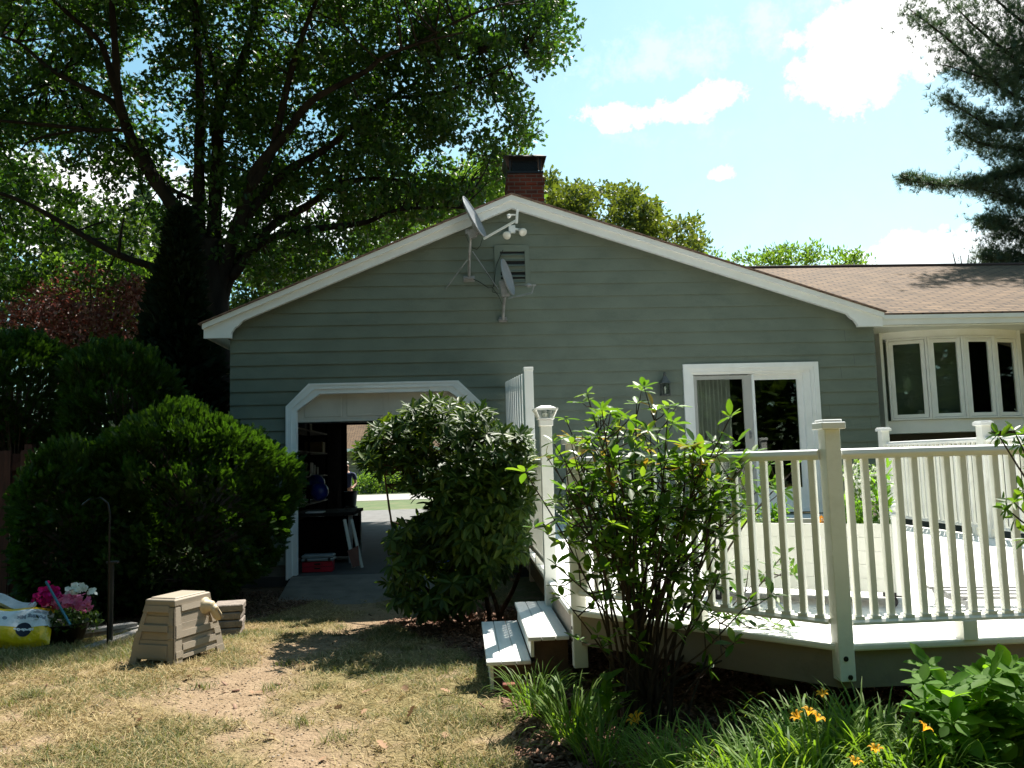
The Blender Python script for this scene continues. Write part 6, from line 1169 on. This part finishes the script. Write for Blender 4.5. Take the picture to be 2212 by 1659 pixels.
# denser green tufts
tx, ty = scat_xy(70, -4.5, 1.2, 3.6, 9.5); tx, ty = np.repeat(tx, 70)+rng.normal(size=4900)*.05, np.repeat(ty, 70)+rng.normal(size=4900)*.05; d_, m2, _ = masks(tx, ty); k = (m2 < .5) & ~under(tx, ty); tx, ty = tx[k], ty[k]; n2 = len(tx)
an_ = rng.uniform(0, 6.28, n2); tag(scatter('grass_tufts', BLD[0], BLD[1], np.stack([tx, ty, gz(tx, ty)+.002], 1), frame(np.stack([np.cos(an_), np.sin(an_), np.full(n2, .8)], 1)), np.stack([np.full(n2, .045), rng.uniform(.04, .08, n2), rng.uniform(.04, .08, n2)], 1), LM['green']), 'scattered upright tufts of greener grass', 'grass', kind='stuff')
# shaded rough grass under the potting bag
x = rng.uniform(-6.5, -2.3, 16000); y = rng.uniform(6.3, 8.6, 16000); k = (y-6.3) > (x+2.6)*.9+rng.uniform(0, .3, 16000); x, y = x[k], y[k]; n2 = len(x); an_ = rng.uniform(0, 6.28, n2)
tag(scatter('rough_grass', BLD[0], BLD[1], np.stack([x, y, gz(x, y)], 1), frame(np.stack([np.cos(an_), np.sin(an_), np.full(n2, .8)], 1)), np.stack([np.full(n2, .045), rng.uniform(.05, .12, n2), rng.uniform(.05, .12, n2)], 1), LM['green']), 'longer rough grass in the shade round the planks', 'grass', kind='stuff')
CH = ([(-.5, -.18, 0), (.5, -.2, 0), (.45, .2, .02), (-.5, .15, 0), (-.5, -.18, .09), (.5, -.2, .06), (.45, .2, .1), (-.5, .15, .08)], [(0, 3, 2, 1), (4, 5, 6, 7), (0, 1, 5, 4), (1, 2, 6, 5), (2, 3, 7, 6), (3, 0, 4, 7)])
x, y = scat_xy(90000, -5.2, 3.4, 3.3, 11.6); d_, m2, _ = masks(x, y); k = (rng.uniform(size=len(x)) < m2*.8) | ((m2 < .5) & (rng.uniform(size=len(x)) < .006)); k &= ~((x > 1.0) & (y > 5.5)); x, y = x[k], y[k]; n2 = len(x); an_ = rng.uniform(0, 6.28, n2)
tag(scatter('mulch_chips', CH[0], CH[1], np.stack([x, y, gz(x, y)+.006], 1), frame(np.stack([np.cos(an_), np.sin(an_), rng.normal(size=n2)*.3], 1), rng.normal(size=n2)*.5), rng.uniform(.015, .055, n2), LM['chip']), 'reddish brown bark mulch chips in the planting beds', 'mulch', kind='stuff')
x, y = scat_xy(40000, -4.5, 1.0, 3.4, 9.5); d_, m2, _ = masks(x, y); k = (d_ > .35) & (rng.uniform(size=len(x)) < .45); x, y = x[k], y[k]; n2 = len(x); an_ = rng.uniform(0, 6.28, n2)
tag(scatter('soil_crumbs', np.array(CH[0])*np.array([1, 2, 4]), CH[1], np.stack([x, y, gz(x, y)], 1), frame(np.stack([np.cos(an_), np.sin(an_), rng.normal(size=n2)*.2], 1)), rng.uniform(.003, .014, n2)**1.0, leafmat('soil_crumb', [(.20, .14, .09), (.34, .25, .165), (.14, .10, .065), (.42, .36, .29)], 0, .95, .05)), 'small clods and pebbles on the bare path', 'pebbles', kind='stuff')
lf = [(412, 1465), (430, 1452), (545, 1497), (548, 1493), (596, 1590), (720, 1530), (778, 1500), (836, 1620), (882, 1496), (975, 1500), (780, 1545), (690, 1642), (1020, 1470), (300, 1560), (880, 1560), (960, 1600)]
for i, (a, b) in enumerate(lf):
    q = atg(a, b); q[2] = float(gz(q[0], q[1]))+.012; o = scatter('fallen_leaf', OAK[0], OAK[1], np.array([[0, 0, 0.]]), frame(np.array([[rng.normal(), rng.normal(), .2]]), rng.normal(size=1)*.5), np.array([rng.uniform(.05, .09)]), LM['fallen']); o.location = q; tag(o, 'curled pale fallen leaf on the dry lawn', 'leaf', 'fallen leaves on the lawn')
# ---- pine at the right ----
PN = thing('pine_tree', 'tall dark white pine at the right edge with long drooping boughs', 'pine', gb(2330, 20)); YPn = 20
mb = MB(); xb = gb(2330, 20)[0]; mb.tube([(xb, 20, -.1), (xb, 20, 8), (xb+.1, 20, 18)], [.38, .3, .12], 12)
boughs = [([(2320, 330), (2212, 368), (2150, 385), (2080, 400), (2010, 398), (1950, 385)], 24, 14), ([(2320, 260), (2180, 200), (2100, 130), (2030, 70), (1965, 20)], 40, 34), ([(2320, 330), (2230, 270), (2150, 275), (2100, 250), (2035, 210)], 34, 20), ([(2320, 200), (2200, 130), (2110, 60), (2060, 10)], 50, 40), ([(2320, 120), (2200, 40), (2120, -30)], 60, 45), ([(2320, 470), (2212, 440), (2160, 420), (2110, 405)], 34, 24), ([(2320, 560), (2200, 500), (2150, 485), (2125, 480)], 36, 26), ([(2320, 400), (2220, 330), (2120, 310), (2075, 285)], 34, 24), ([(2320, 640), (2212, 580), (2150, 560), (2130, 555)], 40, 24), ([(2320, 100), (2230, 160), (2140, 170), (2040, 140)], 40, 30), ([(2320, 0), (2230, -60), (2150, -100)], 60, 50), ([(2320, 480), (2260, 400), (2200, 330)], 50, 40), ([(2320, 620), (2260, 540), (2190, 560)], 44, 36), ([(2330, 20), (2270, 200), (2240, 330)], 50, 46), ([(2330, 300), (2270, 460), (2240, 590)], 50, 46), ([(2320, 60), (2220, 95), (2150, 110)], 46, 40)]
tuft = []
for px, s0, s1 in boughs:
    for rep, yy in enumerate((19.3, 20.4)):
        pts = smooth_path([at(a, b, yy+.5*math.sin(i+rep)) for i, (a, b) in enumerate(px)], 6); 
        if rep == 0: mb.tube(pts, np.linspace(.06, .015, len(pts)), 6)
        for i, q in enumerate(pts):
            t_ = i/len(pts); sp_ = (s0+(s1-s0)*t_)/1750*20
            for _ in range(30 if t_ < .6 else 20): o_ = rng.normal(size=3)*np.array([.5, .5, .42])*sp_*(1.7 if rng.uniform() < .3 else .9); tuft.append(q+o_)
for _ in range(4200):
    a = 2300-190*rng.uniform()**.75; b = rng.uniform(-80, 640); yq = rng.uniform(19, 21.3)
    if a < 2150+26*math.sin(b/31)+14*math.sin(b/11): continue
    tuft.append(at(a, b, yq))
mb.build('trunk', 'bark', PN, smooth=True); tuft = np.array(tuft)
tf_v = []; tf_f = []
for i in range(18):
    a = i*2.4; e_ = .25+.75*((i*7) % 18)/18; d = np.array([math.cos(a)*e_, 1-.5*e_, math.sin(a)*e_]); d /= np.linalg.norm(d); s_ = np.cross(d, [.3, .2, 1]); s_ /= np.linalg.norm(s_); o = len(tf_v); tf_v += [s_*.03, d+s_*.008, d-s_*.008, -s_*.03]; tf_f.append((o, o+1, o+2, o+3))
scatter('crown', np.array(tf_v), tf_f, tuft, frame(dirs(len(tuft), .5)+np.array([-.5, 0, .1])), rng.uniform(.10, .17, len(tuft)), LM['pine'], PN)
# unseen woodland added behind the viewer to darken the pane reflections
n_ = 85000; x = rng.uniform(-34, 44, n_); y = -15+rng.normal(size=n_)*1.8; z = rng.uniform(0, 1, n_)*(13+2.5*np.sin(x*.5)+1.5*np.sin(x*1.3))
nl_ = 16000; yl = rng.uniform(-15, 7.0, nl_); xl = -10.2+rng.normal(size=nl_)*.8; zl = rng.uniform(0, 1, nl_)*(13+2*np.sin(yl*.7)); x, y, z = np.append(x, xl), np.append(y, yl), np.append(z, zl); n_ += nl_  # left strip, added to keep sky light off the wall's left side
yl = rng.uniform(-15, 12.0, nl_); xl = 36+rng.normal(size=nl_)*1.2; zl = rng.uniform(0, 1, nl_)*(10+2*np.sin(yl*.7)); x, y, z = np.append(x, xl), np.append(y, yl), np.append(z, zl); n_ += nl_  # right strip, added so the far right pane mirrors dark leaves
tag(scatter('woodland', OAK[0], OAK[1], np.stack([x, y, z], 1), frame(dirs(n_, .2)), rng.uniform(.45, .95, n_), LM['dim']), 'unseen green woodland added to darken pane reflections and the left of the wall', 'woodland', kind='stuff')
